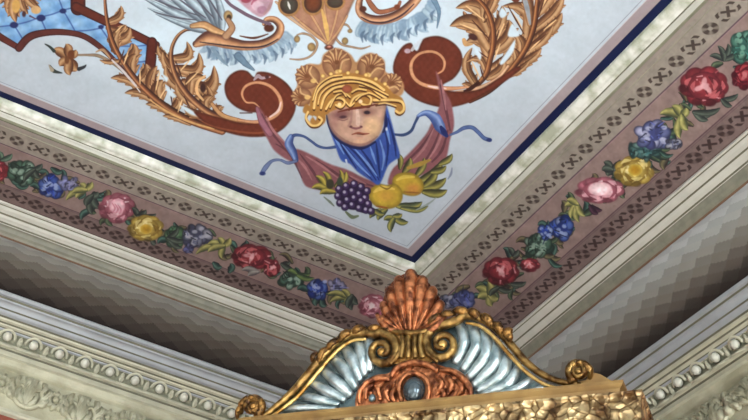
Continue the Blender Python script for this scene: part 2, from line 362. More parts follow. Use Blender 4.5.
# right
motif('acanthus_scroll', 'right tan acanthus spray rising beside the brown volute')
for b, t, bd, w in [((478,92),(462,84),.1,6),((480,90),(472,48),-.2,8),((487,76),(466,62),.4,6),((489,60),(466,42),.42,12),((491,50),(450,26),.3,15),((490,34),(456,8),.32,12),((484,20),(466,-10),.3,9)]: L(b, t, bd, w, side=-1)
B(473,37,5,3,(70,40,38),ang=.5); S([(464,40),(466,44),(472,44)],[4,5,2],(196,156,106))
for b, t, bd, w in [((492,68),(512,40),.25,11),((492,52),(509,20),.2,12),((491,40),(502,6),.1,10),((486,16),(494,-14),.1,9),((488,78),(503,58),.2,9)]: L(b, t, bd, w)
S([(466,-24),(476,-4),(487,10),(493,28),(493,46),(490,60),(485,76),(470,92)], [2,4,5,5.5,6,6,6,4], (124,74,46), edge=(70,42,34), hi=(190,134,86), side=1)
for b, t, bd, w in [((526,44),(503,6),.4,12),((520,58),(514,34),.2,9),((516,66),(512,48),.15,7),((530,24),(520,-12),.1,9)]: L(b, t, bd, w, side=-1)
for b, t, bd, w in [((538,14),(552,-20),.1,11),((533,30),(563,-6),.1,10),((530,42),(562,13),.1,10),((524,54),(553,26),.06,9),((518,66),(541,49),.06,8),((510,76),(530,60),.05,6)]: L(b, t, bd, w)
S([(540,-24),(537,4),(534,26),(527,46),(517,62),(504,78),(488,92),(470,102)], [4,5,6,6,6,6,5,3], (116,68,42), edge=(62,38,34), hi=(196,142,92), side=1)
S([(522,-10),(527,8),(530,24)], [4,5,2], (150,158,166)); S([(510,-4),(516,0),(521,-4)],[4,5,3],(104,54,40))
S([(508,66),(498,78),(484,86),(470,90),(456,92)], [2,3,4,3,2], (226,188,152), edge=(170,120,90))
S([(478,83),(470,89),(464,91)], [4,4,1.5], (60,32,28))
for a, b in [((460,24),(486,34)),((466,6),(484,20)),((500,44),(494,60)),((504,24),(497,40)),((540,40),(530,50)),((556,20),(544,30)),((548,-6),(542,8)),((512,12),(522,28)),((472,62),(480,78))]: S([a, b], [1,1.8,.8], (236,200,148), own=False)
for a, b in [((472,20),(490,40)),((476,50),(488,58)),((499,30),(494,48)),((546,34),(534,44)),((508,6),(524,34)),((544,0),(538,18)),((480,66),(484,80))]: S([a, b], [.8,1.8,.8], (84,50,38), own=False)
cv.cur = 0
for q in [[(512,24),(517,30),(519,36),(508,36)],[(515,40),(513,52),(503,64),(500,62),(508,50)],[(502,8),(507,14),(502,18),(499,14)],[(474,46),(481,54),(480,60),(476,54)]]: P(q, (206,228,242))
motif('volute', 'right red-brown painted volute with cream spiral line')
P([(415,50),(411,43),(403,46),(396,56),(393,68),(396,79),(404,90),(415,99),(430,105),(447,107.5),(465,104),(482,96),(500,85),(520,70),(516,67),(500,77),(480,89),(462,91.5),(447,90),(443,85),(453,79),(460,70),(462.5,60),(460,50),(451,41),(438,36),(425,38),(421,43),(418,50)], VC)
S([(437,74),(443,70),(444.5,62),(440,55),(431,51.5),(419,54),(411.5,63),(412.5,75),(421,83.5),(436,87.5),(452,88.5),(468,87)], [1.5,2.4,3,3,3,3,3.5,4,4,4.5,4,2], CREAM, edge=(150,88,62))
S([(428,86),(436,87.5),(446,88.5)], [1,2.2,1], (238,216,214), own=False)
B(407.5,51,3.2,2.4,(186,170,182)); S([(412,50),(416,45),(421,40)], [3,4,2], (204,216,228), alpha=.8)
# plume, blue-grey leaves, gold arms
motif('feather_plume', 'grey-blue painted feathers fanning to the top edge')
for t, w in [((132,-20),8),((140,-4),9),((148,8),8),((156,14),7),((150,-20),9),((168,-22),11),((186,-24),10),((200,-24),10),((212,-20),8)]:
    S([(222,32),((222+t[0])/2+4,(32+t[1])/2+5), t], [4,w,w,w*.6,1], (156,176,190), edge=(98,112,126), hi=(196,222,236), side=1)
for a, b in [((154,12),(196,20)),((146,-4),(200,16)),((170,-8),(206,18)),((190,-8),(214,18)),((206,-6),(222,20))]: S([a, ((a[0]+b[0])/2+1,(a[1]+b[1])/2+1.5), b], [.8,2,1], (92,94,108), own=False)
def bluefoliage(pts, sgn):
    Q = cr(pts, 4)
    for i in range(0, len(Q)-1):
        q = Q[i]; d = Q[i+1]-q; nrm = np.array([-d[1], d[0]]); nrm = nrm/np.hypot(*nrm)
        if nrm[1] < 0: nrm = -nrm
        ln = 5+7*rs.rand(); t = q+nrm*ln+np.array([sgn*(4-9*rs.rand()), 0]); wd = 6+4*rs.rand()
        S([q-nrm*5, (q+t)/2+np.array([2.5*sgn, 0]), t], [wd, wd, wd*.7, 1], [(156,184,206),(134,164,190),(176,204,222)][rs.randint(3)], edge=(128,158,184), soft=2)
    for i in range(0, len(Q)-1, 2):
        q = Q[i]+np.array([3*rs.rand(), 1]); S([q, q+np.array([sgn*3, 4]), q+np.array([sgn*2, 8+rs.rand()*4])], [1,3.4,1], (82,106,134), own=False, alpha=.75, soft=1.2)
        q = Q[i]+np.array([4+3*rs.rand(), -2]); S([q, q+np.array([sgn*2, 7])], [1,2.6], (204,226,238), own=False, alpha=.6, soft=1.2)
motif('blue_foliage', 'left blue-grey painted leaves under the gold arm')
bluefoliage([(206,46),(222,52),(240,54),(262,53),(280,46),(290,38)], 1)
S([(238,56),(246,64),(254,70)], [8,6,2], (116,146,170), edge=(86,112,140)); S([(212,48),(220,58),(228,66)], [3,4,1], (130,158,180))
motif('blue_foliage', 'right blue-grey painted leaves under the gold arm')
bluefoliage([(362,30),(376,33),(392,32),(410,27),(426,18),(437,2)], -1)
S([(434,0),(439,12),(437,28)], [6,4,1], (110,142,168), edge=(86,114,142))
motif('gold_arm', 'left curled gold painted arm under the feathers')
S([(196,44),(210,38),(226,42),(244,45.5),(262,44),(276,37),(280.5,27),(275,20),(267,19.5),(264,24)], [7,16,13,10,9,9,8,7,5.5,4], (184,134,96), edge=(88,58,52), hi=(222,178,136), side=1)
S([(192,26),(204,25),(214,30),(226,34)], [5,8,8,4], (190,148,104), edge=(110,78,58), hi=(226,190,140))
B(228,16,4.5,5.5,(196,168,118),edge=(120,96,66)); B(229,17.5,2.4,3,(66,52,38)); S([(228,20),(232,28),(226,36)], [5,7,8], (178,142,110), edge=(120,88,72))
B(269,28,5,4,(86,46,34)); S([(200,42),(222,45),(246,47.5),(264,46),(278,39)], [1,1.5,1.8,1.8,1], (66,50,58), own=False)
S([(240,36),(254,38),(268,34)], [1,2.5,1], (96,58,42), own=False)
motif('gold_arm', 'right curled gold painted arm under the top edge')
S([(362,-6),(359,4),(360,12),(367,18),(380,20),(396,16),(410,6),(420,-6),(426,-20)], [5,7,8,9,9.5,10,10,9,8], (188,136,100), edge=(88,58,52), hi=(228,186,148), side=1)
S([(366,-4),(372,6),(380,12),(396,8),(400,2)], [4,6,5,4,3], (160,104,76), edge=(108,62,48)); B(363,9,3.5,3,(84,46,36)); B(397,7,3,2.6,(120,66,44))
S([(361,17),(372,22),(386,22),(402,15),(414,4)], [1,2,2,2,1], (76,52,58), own=False)
for nm, pts, bl in [('left',[(290,59),(300,59.5),(309,57),(315,51),(317,43),(311,36),(303,33.5),(297,35)],((297,39,3,3.5),(311.5,47,4,4.2))), ('right',[(370,46),(362,48.5),(352,47),(341,44),(335,36),(336,29),(341,25),(347,25),(351,30)],((345,41,3.2,3.5),(350,31,2.4,2)))]:
    motif('curl', nm+' thin gold curl beside the pendant drop')
    S(pts, [1.2,2,2.2,2.6,2.6,2.4,2.4,1.2], (176,148,118), edge=(104,92,92))
    for b in bl: B(*b, (172,146,96), edge=(110,88,60))
# pendant shell
motif('pendant_shell', 'pinkish tan painted shell pendant with oval cells')
P([(268,-24),(276,-6),(284,10),(296,20),(310,30),(320,38),(327,46),(332,46),(338,36),(344,24),(350,10),(356,-4),(362,-24)], lambda X, Y, D: np.array((168,124,104))*(1-np.clip(1+D/3, 0, 1)[..., None]*.3)+(np.sin((X-326)*.5)*.5+.5)[..., None]*np.array((12,14,8)), soft=1)
for t in [(276,2),(284,14),(300,22),(302,0),(322,-6),(340,-2),(347,16)]: S([(328,44),((328+t[0])/2+1,(44+t[1])/2+1), t], [2,3,2.4], (204,164,120), edge=(132,86,70), own=False, alpha=.8)
for x, y, rx, ry, c in [(289,5,9,9,(82,80,70)),(313,3,9,10,(124,70,44)),(335,2,8,6,(80,72,62))]: B(x, y, rx+2.2, ry+2.4, (206,166,106), edge=(160,116,72)); B(x, y, rx, ry, c, edge=(60,44,40), hi=None)
S([(288,2),(290,9)], [1,2.6,1], (232,236,232), own=False); S([(322,10),(326,26),(328,40)], [2,5,2], (220,182,110), own=False)
B(329,47.5,4.4,2.6,(112,60,46),edge=(60,34,34)); B(329,46.6,1.8,1,(210,150,130))
motif('pink_shell', 'pink painted shell with purple edge at the top')
P([(222,-24),(232,-6),(244,6),(254,14),(262,17),(270,10),(272,-2),(268,-24)], (190,156,172), soft=1)
for t in [(236,-8),(244,-2),(252,4)]: S([(262,-20),((262+t[0])/2,(t[1]-20)/2+4), t], [4,6,3], (164,96,116), edge=(190,156,172), own=False)
B(258,6,6,5,(206,180,196)); B(246,0,5,3,(150,72,88)); B(262,10,5,4,(176,134,156))
S([(216,-24),(226,0),(242,12),(256,19),(270,24)], [3,3,3.5,3.5,3], (112,94,112)); S([(272,-24),(272,-2),(269,8),(264,14)], [4,3,3,2], (176,140,146))
# bust : drapery, ribbons, fruit, face, headdress
DR = (138,90,96); DRE = (92,56,66); DRH = (174,124,128)
motif('drapery', 'left dusty rose painted drapery hanging from the volute')
P([(257,107),(263,112),(269,124),(278,134),(290,147),(301,150),(314,156),(330,164),(348,170),(364,178),(378,183),(380,190),(352,190),(330,191),(310,188),(303,182),(297,166),(284,158),(274,150),(268,140),(262,128)], DR, soft=1)
for q in [[(262,114),(270,130),(284,148)],[(276,144),(290,154),(302,178)],[(300,154),(312,170),(320,184)],[(316,160),(334,172),(352,184)],[(340,172),(360,182),(376,187)]]: S(q, [1,3,1], DRE, own=False, alpha=.8)
for q in [[(266,116),(273,130),(284,142)],[(292,154),(304,166),(312,180)],[(306,156),(322,166),(338,178)],[(350,176),(366,184)]]: S(q, [1,2.6,1], DRH, own=False, alpha=.8)
S([(257,108),(262,122),(270,134)], [3,7,6], (158,108,124), edge=(116,72,84))
motif('drapery', 'right dusty rose painted drapery hanging from the volute')
P([(436,73),(439,76),(443,88),(450,100),(453,112),(454,126),(450,140),(446,158),(436,168),(416,178),(398,184),(388,184),(392,170),(402,160),(414,148),(426,134),(432,122),(438,110),(440,98)], DR, soft=1)
for q in [[(440,84),(446,110),(450,130)],[(436,124),(424,144),(404,164)],[(440,130),(432,150),(420,168)],[(448,130),(442,150),(432,162)]]: S(q, [1,3,1.5], DRE, own=False, alpha=.85)
for q in [[(441,80),(444,96),(446,110)],[(434,128),(424,148),(410,164)],[(444,126),(438,144),(428,160)]]: S(q, [1,2.8,1], DRH, own=False, alpha=.85)
BL = (96,124,186); BLD = (36,52,108); BLH = (150,178,226)
motif('ribbon', 'left light blue painted ribbon with a curled end')
S([(335,147),(326,148),(318,146),(311,141),(304,136.5),(296,135),(291,137)], [3,2.4,2.6,2.4,2.4,3,4], (66,90,142), edge=BLD)
S([(291,137),(289,144),(293,152),(296,160)], [6,9,8,5], BL, edge=(58,76,132), hi=BLH, side=1)
S([(296,161),(288,163),(280,160),(272,161),(266,167),(262,173)], [3,3.4,2.5,3,5,4], (108,126,168), edge=(60,74,120)); B(262.5,173.5,3,2,BLD)
motif('ribbon', 'right light blue painted ribbon with a long wavy tail')
S([(392,134),(403,135),(411,131),(415,123),(418,117)], [2,3,3,2.5,3], (52,76,116), edge=BLD)
S([(418,116),(426,113),(435,118),(440,127),(446,136)], [3,6,11,11,3], BL, edge=(64,86,144), hi=BLH, side=-1); S([(441,127),(444,132),(447,136)], [3,6,3], (34,46,104), own=False)
S([(450,135),(457,132),(464,128),(472,127.5),(478,132),(484,138),(490,140)], [2,3,4,4,4,4,4], (84,108,160), edge=(50,66,116)); B(489,140,2.6,1.8,BLD)
GRN = (86,94,52)
motif('painted_leaves', 'yellow-green painted leaves left of the grapes')
for b, t, w in [((326,190),(316,176),7),((328,190),(312,188),7),((330,186),(323,172),6),((336,186),(346,172),8),((338,188),(340,170),6),((334,192),(320,194),7)]: L(b, t, .15, w, (152,144,66), (70,70,44), (206,192,92))
B(330,184,4,5,(64,64,50)); B(340,182,3,5,(58,70,56)); S([(324,197),(330,202),(334,206)],[1,2.5,1],(120,134,120)); S([(346,212),(352,217),(358,216)],[2,4,2],(108,124,96))
motif('painted_leaves', 'olive painted leaves right of the apples')
for b, t, w in [((418,182),(442,160),9),((416,176),(424,158),7),((422,188),(446,178),9),((424,186),(436,170),8),((424,192),(447,190),9),((440,164),(452,154),7),((404,172),(410,158),8),((400,168),(398,154),6),((432,172),(446,166),7)]: L(b, t, .12, w, (112,112,66), (54,56,40), (172,168,88))
S([(408,168),(420,164),(430,160)], [3,5,2], (164,136,64)); S([(452,168),(451,174),(448,179)], [1,2.5,1], (130,144,168))
motif('painted_leaves', 'small olive painted leaves under the apples')
for b, t, w in [((398,206),(422,202),9),((402,208),(428,206),6),((394,218),(384,220),6),((394,218),(408,222),7),((394,218),(391,232),7),((394,216),(402,214),6),((380,210),(370,218),6),((386,210),(378,220),7),((374,210),(384,214),6)]: L(b, t, .12, w, (110,120,84), (54,64,50), (178,172,84))
S([(416,210),(428,204),(436,198)], [1,2,1], (150,164,160))
AP = lambda X, Y, D: np.array((200,172,62))*(1-np.clip(1+D/5, 0, 1)[..., None]*.3)
motif('painted_apple', 'golden yellow apple with pink blush, behind its neighbour')
P([(393,178),(400,173),(412,173),(421,179),(424,187),(420,194),(411,196),(400,193),(393,188)], AP)
B(413,189,7,5,(204,134,74),alpha=.7,soft=5); S([(397,180),(404,177),(414,177)],[2,4,2],(226,204,96),own=False,alpha=.8); S([(404,192),(420,193)],[1,2,1],(150,104,50),own=False)
motif('painted_apple', 'golden yellow apple in front, beside the grapes')
P([(370,190),(378,184),(387,185),(396,184),(402,191),(402,200),(396,207),(384,209),(374,205),(369,198)], AP)
S([(374,192),(382,188),(394,189)],[2,5,2],(228,200,100),own=False,alpha=.8); B(386,196,8,5,(216,162,76),alpha=.6,soft=5); S([(380,186),(387,189),(392,186)],[1,1.8,1],(140,112,44),own=False); S([(376,206),(388,208)],[1,2,1],(150,92,44),own=False)
motif('painted_grapes', 'dark purple painted grapes with white highlights')
B(354,197,15,13,(42,30,62)); B(364,206,8,7,(46,34,66))
for x, y in [(339,189),(346,186),(354,184),(361,187),(367,191),(338,196),(345,193),(352,191),(359,194),(365,198),(340,203),(347,200),(354,198),(361,201),(368,204),(345,207),(352,205),(359,208),(366,210),(371,211)]:
    B(x, y, 3.9, 3.9, (72,52,100), edge=(34,24,56)); B(x-.6, y-1, 1.5, 1.5, (206,204,226), alpha=.85)
motif('painted_scarf', 'bright blue painted scarf under the chin')
P([(326,112),(329,128),(334,142),(341,160),(350,164),(358,172),(370,180),(378,185),(382,180),(388,166),(395,160),(400,156),(396,140),(392,124),(386,104),(381,98),(383,112),(383,128),(376,139),(362,146),(346,142),(334,132),(328,118)], (58,88,168), soft=.9)
for q in [[(330,124),(342,146),(356,168)],[(336,136),(352,156),(372,180)],[(346,144),(362,160),(376,180)],[(360,148),(370,162),(379,180)],[(376,142),(378,158),(380,178)],[(384,128),(388,146),(386,166)],[(388,118),(394,140),(396,156)]]: S(q, [1,2.6,1], (30,48,112), own=False)
for q in [[(333,134),(344,154)],[(342,144),(358,164),(370,176)],[(354,148),(368,164),(377,176)],[(370,146),(376,164)],[(380,140),(384,156),(382,170)],[(386,124),(390,144)]]: S(q, [1,2.6,1], (116,152,220), own=False)
S([(327,112),(329,124),(336,137),(348,145),(362,148),(375,142)], [2.5,3.5,4,3.5,3.5,2], (26,36,84), own=False); S([(381,98),(384,112),(386,124),(383,132)], [2,3.6,3.6,2], (24,34,84), own=False)
S([(346,160),(348,168)], [2,1], (190,204,224), own=False); B(386.5,129,1,1.6,(226,232,240))
motif('painted_face', 'painted child face looking out from under the headdress')
P([(327,104),(327.5,118),(331,129),(337,137),(346,143),(357,146),(366,145.5),(375,140),(381,131),(384.5,118),(384,100),(356,96)], lambda X, Y, D: np.array((196,160,140))*(1-np.clip(1+D/4, 0, 1)[..., None]*.25), soft=1)
B(372,127,9,10,(224,188,146),alpha=.85,soft=8); B(345,127,9,7,(206,166,144),alpha=.8,soft=8); B(358,117,5,9,(206,172,158),alpha=.8,soft=5)
B(341,114,9,4.5,(122,78,80),alpha=.8,soft=5,ang=-.15); B(368,112,7,4,(140,100,92),alpha=.8,soft=4)
B(367,112.5,3,1.8,(48,34,44)); B(343,117,3.6,1.5,(84,54,62),ang=-.1); S([(338,119),(343,120.5),(348,119)],[.8,1.4,.8],(150,110,104),own=False); S([(364,114.5),(368,115.5),(372,114)],[.8,1.2,.8],(168,128,110),own=False)
S([(352,110),(351,120),(349,126)],[1,2.5,3],(166,126,120),own=False,alpha=.6); S([(357,108),(358,118),(358,124)],[2,4,4],(224,196,180),own=False,alpha=.8)
S([(350,127),(356,128.5),(362,127)],[1.5,2.4,1.5],(132,86,90),own=False); B(351,126.5,1.2,.9,(100,60,64)); B(361,126.5,1.2,.9,(100,60,64))
S([(352,134.5),(358,133),(363,134),(369,133.5)],[1,2.4,2.6,1],(150,88,70),own=False); S([(357,134),(364,134.3)],[.8,1.2,.8],(96,52,44),own=False); S([(356,138),(363,138)],[1,2.4,1],(208,164,140),own=False)
B(361,142,6,2.5,(226,184,150),alpha=.7,soft=3); S([(329,124),(338,136),(352,144),(366,144),(378,136)],[1,3,3,3,1],(140,98,96),own=False,alpha=.5); B(334,122,4,8,(184,130,124),alpha=.5,soft=5)
motif('painted_headdress', 'golden yellow painted shell headdress with scrollwork')
GD = (172,124,62); GDE = (86,50,28); GDH = (240,206,132)
P([(298,104),(292,96),(297,86),(298,72),(308,64),(320,64),(324,54),(337,48),(350,54),(356,62),(362,56),(372,53),(384,60),(386,72),(398,76),(404,86),(400,96),(380,98),(340,92),(312,104)], (184,140,98), soft=1)
for cx_, cy_, R_, aim in [(302,97,12,3.2),(308,77,15,3.75),(337,64,18,4.6),(371,68,17,5.1),(391,84,13,5.6)]:
    bx_, by_ = cx_-R_*.8*math.cos(aim), cy_-R_*.8*math.sin(aim)
    B(cx_, cy_, R_*.82, R_*.8, (184,142,102), edge=(124,84,64))
    for k in range(-3, 4):
        a_ = aim+k*.42; rr_ = R_*(1.0-.05*abs(k)); tx_, ty_ = cx_+rr_*.85*math.cos(a_), cy_+rr_*.85*math.sin(a_)
        S([(bx_, by_), (cx_*.6+tx_*.4, cy_*.6+ty_*.4), (tx_, ty_)], [2, 3.4, 4.2, 2.4], (196,154,110) if k % 2 else (180,134,96), edge=(128,84,60), hi=(226,188,136), side=1)
    B(cx_+R_*.1*math.cos(aim), cy_+R_*.1*math.sin(aim), 2.6, 2.2, (122,78,50), own=False)
    B(bx_+R_*.35*math.cos(aim), by_+R_*.35*math.sin(aim), 3, 2.4, (240,204,128), own=False, alpha=.9)
P([(310,112),(311,98),(317,86),(328,77),(342,73),(358,74),(374,79),(386,86),(394,94),(402,98),(405,108),(402,114),(396,115),(395,108),(388,103),(376,102),(364,106),(354,108),(344,107),(332,111),(326,115),(318,117)], GD)
P([(306,104),(312,108),(314,114),(310,122),(318,127),(325,122),(325,114),(318,110),(316,120),(312,116),(303,112)], GD, own=True)
def arcs(pts, w=2.2): S([(a, b+1.8) for a, b in pts], w*.9, GDE, own=False); S(pts, w, GDH, own=False, edge=(206,160,80))
arcs([(314,108),(317,92),(328,82),(342,78),(356,78),(372,82),(384,90)], 3)
arcs([(321,108),(325,96),(334,88),(344,86)], 2.6); arcs([(360,85),(370,87),(378,93),(386,98)], 2.6)
arcs([(326,109),(332,100),(340,98),(345,102),(341,107),(336,105)], 2.4); arcs([(349,108),(354,98),(364,94),(371,98),(369,105),(362,104)], 2.4)
arcs([(374,100),(384,100),(394,100),(402,102),(404,109),(400,113),(396,111)], 2.8); arcs([(308,112),(306,118),(311,125),(318,125),(322,120),(319,117)], 2.6)
arcs([(318,104),(321,94),(330,86),(344,82),(358,82),(372,87),(388,95)], 1.6); arcs([(330,107),(336,96),(344,93),(350,97)], 1.6); arcs([(356,100),(362,95),(370,93),(380,98)], 1.6); arcs([(313,100),(318,86),(330,77),(342,75)], 1.4); arcs([(376,104),(386,103),(396,106)], 1.4); arcs([(346,102),(350,106),(354,103)], 1.6)
arcs([(334,92),(342,91),(346,96)], 1.8); arcs([(352,92),(358,89),(366,90)], 1.8)
for x, y in [(323,76),(331,74),(340,71),(348,73),(357,72),(366,75),(376,79),(385,84)]: B(x, y, 2.2, 2, (250,222,140), edge=(180,132,66))
B(347,89,5,4,(176,98,72),edge=(126,66,46)); B(339.5,104.5,2,2,(255,226,170)); B(360.5,101.5,2,2,(255,220,176)); S([(338,112),(350,109),(364,107),(378,104)],[1,2.4,2.6,1],(112,54,40),own=False)
grain(cv, .035, .010)
KEEP = (DD < .016)
for K in (np.roll(KEEP, -1, 0), np.roll(KEEP, -1, 1)): KEEP &= K
# plain outer sheet, 1.5 mm above the detailed painting
parts = mesh_cells(cv, ZP, KEEP, NAMES, None, PIG)
painting = parts[0]
tag(painting, 'pale blue-white ceiling painting with scrolls, fruit and a child face, edged in navy', 'ceiling painting')
for k, o in parts.items():
    if k and k in LAB: o['label'] = LAB[k]
def sheet(name, bands, z, parent):
    """L-shaped plain bands d0..d1 along both walls, coloured per band"""
    v = []; f = []; c = []
    for d0, d1, col in bands:
        cc = (*[q*ALB for q in lin(col)], 1)
        for quad in ([(XMIN, YC+d0), (XC+d0, YC+d0), (XC+d1, YC+d1), (XMIN, YC+d1)], [(XC+d0, YMIN), (XC+d1, YMIN), (XC+d1, YC+d1), (XC+d0, YC+d0)]):
            k = len(v); v += [(x, y, z) for x, y in quad]; f.append((k, k+1, k+2, k+3)); c += [cc]*4
    o = obj(name, v, f, PIG, parent); a = o.data.color_attributes.new('Col', 'FLOAT_COLOR', 'POINT')
    for i, q in enumerate(c): a.data[i].color = q
    return o
sheet('painted_ground', [(-2.4, -.062, (188, 203, 215)), (-.062, -.0235, (160,149,153)), (-.0235, .03, (6,22,64))], ZP+.0015, painting)

# ------------------------------------------------------------------ flower border
cv = Canvas(-90, -90, 860, 372, .5, (142, 124, 126)); cv.cur = 0
PX, PY = plane_xy(cv, ZB); DD = np.maximum(PX-XC, PY-YC); LEFT = (PY-YC) > (PX-XC)
SS = np.where(LEFT, PX, PY)
S = cv.stroke; B = cv.blob; P = cv.poly; L = cv.leaf
n1 = (np.sin(PX*31+PY*17)+np.sin(PX*13-PY*41)+np.sin(PX*57+PY*61))[..., None]/3
cv.C[:] = np.array((138,119,115))+n1*4
def bm(d0, d1, col, al0=1., s=.003):
    al = (np.clip((DD-d0)/s+.5, 0, 1)*np.clip((d1-DD)/s+.5, 0, 1))[..., None]*al0; cv.C[:] = cv.C*(1-al)+np.array(col, float)*al
bm(.0, .196, (146,140,130)); bm(.196, .201, (84,66,78)); bm(.201,.205,(160,132,136),.5)
bm(.437, .70, (118,102,99)); bm(.436, .441, (88,66,74)); bm(.446, .449, (96,74,80), .7); bm(.54,.70,(84,66,62),.8)
S0 = (at_z(104, 172, ZB).x, at_z(615, 121.5, ZB).y)
def stencil(dc, hw, per, al0, col):
    v = (DD-dc)/hw; t = ((SS-np.where(LEFT, S0[0], S0[1])+per/2) % per)/per; a = (t*2-1)*per/2/hw
    def R(cx): return np.hypot(a-cx, v)
    ha = per/2/hw
    m = np.zeros(DD.shape); ang = np.arctan2(v, a)
    ring = np.clip((.36-np.abs(R(0)-.58))/.12, 0, 1)*(np.cos(ang*4)*.5+.75)
    m = np.maximum(m, ring)
    for cx in (-ha, ha):
        aa = a-cx; rr = np.hypot(aa, v); x = np.clip((.30-np.abs(np.abs(aa)-np.abs(v)))/.12, 0, 1)*np.clip((.85-rr)/.15, 0, 1); m = np.maximum(m, x)
        for sg in (-1, 1):
            rb = np.hypot(aa-sg*.15, v); br = np.clip((.24-np.abs(rb-1.08))/.12, 0, 1)*(np.abs(v) < .8)*(np.abs(v) > .22)*(np.sign(aa) == sg); m = np.maximum(m, br)
    m = np.clip(m, 0, 1)*al0
    cv.C[:] = cv.C*(1-m[..., None])+np.array(col, float)*m[..., None]
stencil(.148, .0305, .172, .85, (56, 46, 42)); stencil(.490, .035, .172, .85, (48, 34, 34))
NAMES = {0: 'flower_border'}; LAB = {}
def rose(x, y, rx, ry, pal, seed, nm='painted_rose', ang=.3):
    R = np.random.RandomState(seed); dark, mid, lite, wht = pal; ca, sa = math.cos(ang), math.sin(ang)
    def q(a, b): return x+rx*(a*ca-b*sa*ry/rx), y+ry*(b*ca+a*sa*rx/ry*.6)
    for k in range(9):
        t = 2*PI*k/9+R.rand()*.4; a, b = q(.62*math.cos(t), .62*math.sin(t)); B(a, b, rx*.42, ry*.42, mid if k % 2 else tuple(np.array(mid)*.82), edge=dark)
    B(x, y, rx*.72, ry*.72, mid, edge=dark)
    for k in range(11):
        t = R.rand()*2*PI; rr = .25+.5*R.rand(); a, b = q(rr*math.cos(t), rr*math.sin(t)); d = t+PI/2
        S([(a-rx*.26*math.cos(d), b-ry*.26*math.sin(d)), (a+rx*.08*math.cos(t), b+ry*.08*math.sin(t)), (a+rx*.26*math.cos(d), b+ry*.26*math.sin(d))], [1, max(2.2, rx*.2), 1], lite if k % 3 else dark, alpha=.85)
    for k in range(5):
        t = R.rand()*2*PI; rr = .3*R.rand(); a, b = q(rr*math.cos(t), rr*math.sin(t)); B(a, b, rx*.2, ry*.13, wht, ang=t, alpha=.85, own=False)
    for k in range(10): a_ = R.rand()*6.28; rr = .85*R.rand()**.5; p_ = q(rr*math.cos(a_), rr*math.sin(a_)); S([p_, (p_[0]+R.randn()*2.5, p_[1]+R.randn()*2)], [1.8, .8], [wht, dark, lite][k % 3], own=False, alpha=.7)
    for k in range(3): a_ = 1.2+k*.8+R.rand()*.4; p_ = q(.88*math.cos(a_), .88*math.sin(a_)); B(p_[0], p_[1], rx*.22, ry*.2, tuple(np.array(dark)*.7), own=False, alpha=.6)
def cluster(x, y, rx, ry, pal, seed, n=9):
    R = np.random.RandomState(seed); rx *= 1.15; ry *= 1.15; n += 2
    for k in range(n):
        t = 2*PI*k/n+R.rand()*.6; rr = .35+.35*R.rand(); B(x+rx*rr*math.cos(t), y+ry*rr*math.sin(t), rx*.38, ry*.36, pal[k % len(pal)], edge=tuple(np.array(pal[0])*.6), ang=R.rand()*3)
    B(x, y, rx*.4, ry*.4, pal[0])
    for k in range(n//2+2): B(x+rx*(R.rand()-.5)*1.1, y+ry*(R.rand()-.5)*1.1, rx*.13+.5, ry*.11+.5, pal[-1], own=False, alpha=.85)
    for k in range(n): a_ = R.rand()*6.28; x_, y_ = x+rx*.7*math.cos(a_)*R.rand()**.5, y+ry*.7*math.sin(a_)*R.rand()**.5; S([(x_, y_), (x_+R.randn()*3, y_+R.randn()*3)], [1.6, .8], tuple(np.array(pal[0])*(.55 if k % 2 else 1.5)), own=False, alpha=.8)
def leaves(x, y, tips, col, edge, hi, w=6):
    for t in tips: L((x, y), (x+t[0], y+t[1]), .12, w, col, edge, hi)
def ds(p): return tuple(tuple((np.array(c)*.84+np.mean(c)*.16)*.97) for c in p)
RED = ((92,26,38),(158,48,58),(206,98,104),(232,170,176)); PNK = ((128,58,76),(196,116,132),(226,168,180),(244,228,232)); YEL = ((134,104,34),(206,182,82),(230,212,128),(240,228,160))
BLU = ((26,50,132),(48,80,168),(78,110,192),(150,172,226)); VIO = ((92,98,146),(118,124,168),(146,150,188)); GRY = ((62,68,96),(94,102,130),(126,132,156),(166,172,190))
GR = ((44,70,62),(72,112,92),(104,150,126),(150,186,166)); YG = ((148,148,78),(76,84,56),(200,194,112)); DG = ((58,72,66),(36,44,46),(96,112,98))
RED,PNK,YEL,BLU,VIO,GRY,GR,YG,DG = [ds(q) for q in (RED,PNK,YEL,BLU,VIO,GRY,GR,YG,DG)]; YG = ((134,136,80),(72,78,56),(180,176,112))
def add(name, label, fn, *a, **k):
    i = len(NAMES); NAMES[i] = name; cv.cur = i; LAB[i] = label; fn(*a, **k)
def undercoat(pts, n, sd):
    R = np.random.RandomState(sd); Q = cr(pts, 30); k0 = cv.cur; i = len(NAMES); NAMES[i] = 'garland_foliage'; cv.cur = i; LAB[i] = 'dark green painted foliage behind the flowers'
    for k in range(n):
        q = Q[R.randint(len(Q))]+R.randn(2)*np.array([7, 6]); a = R.rand()*6.28; l = 8+9*R.rand()
        c = [((58,74,60),(34,42,38),(96,114,84)),((84,80,64),(48,42,40),(124,118,84)),((44,72,68),(28,40,42),(84,120,108))][R.randint(3)]
        cv.leaf(q, q+np.array([l*math.cos(a), l*.8*math.sin(a)]), .2, 4.5+3.5*R.rand(), *c)
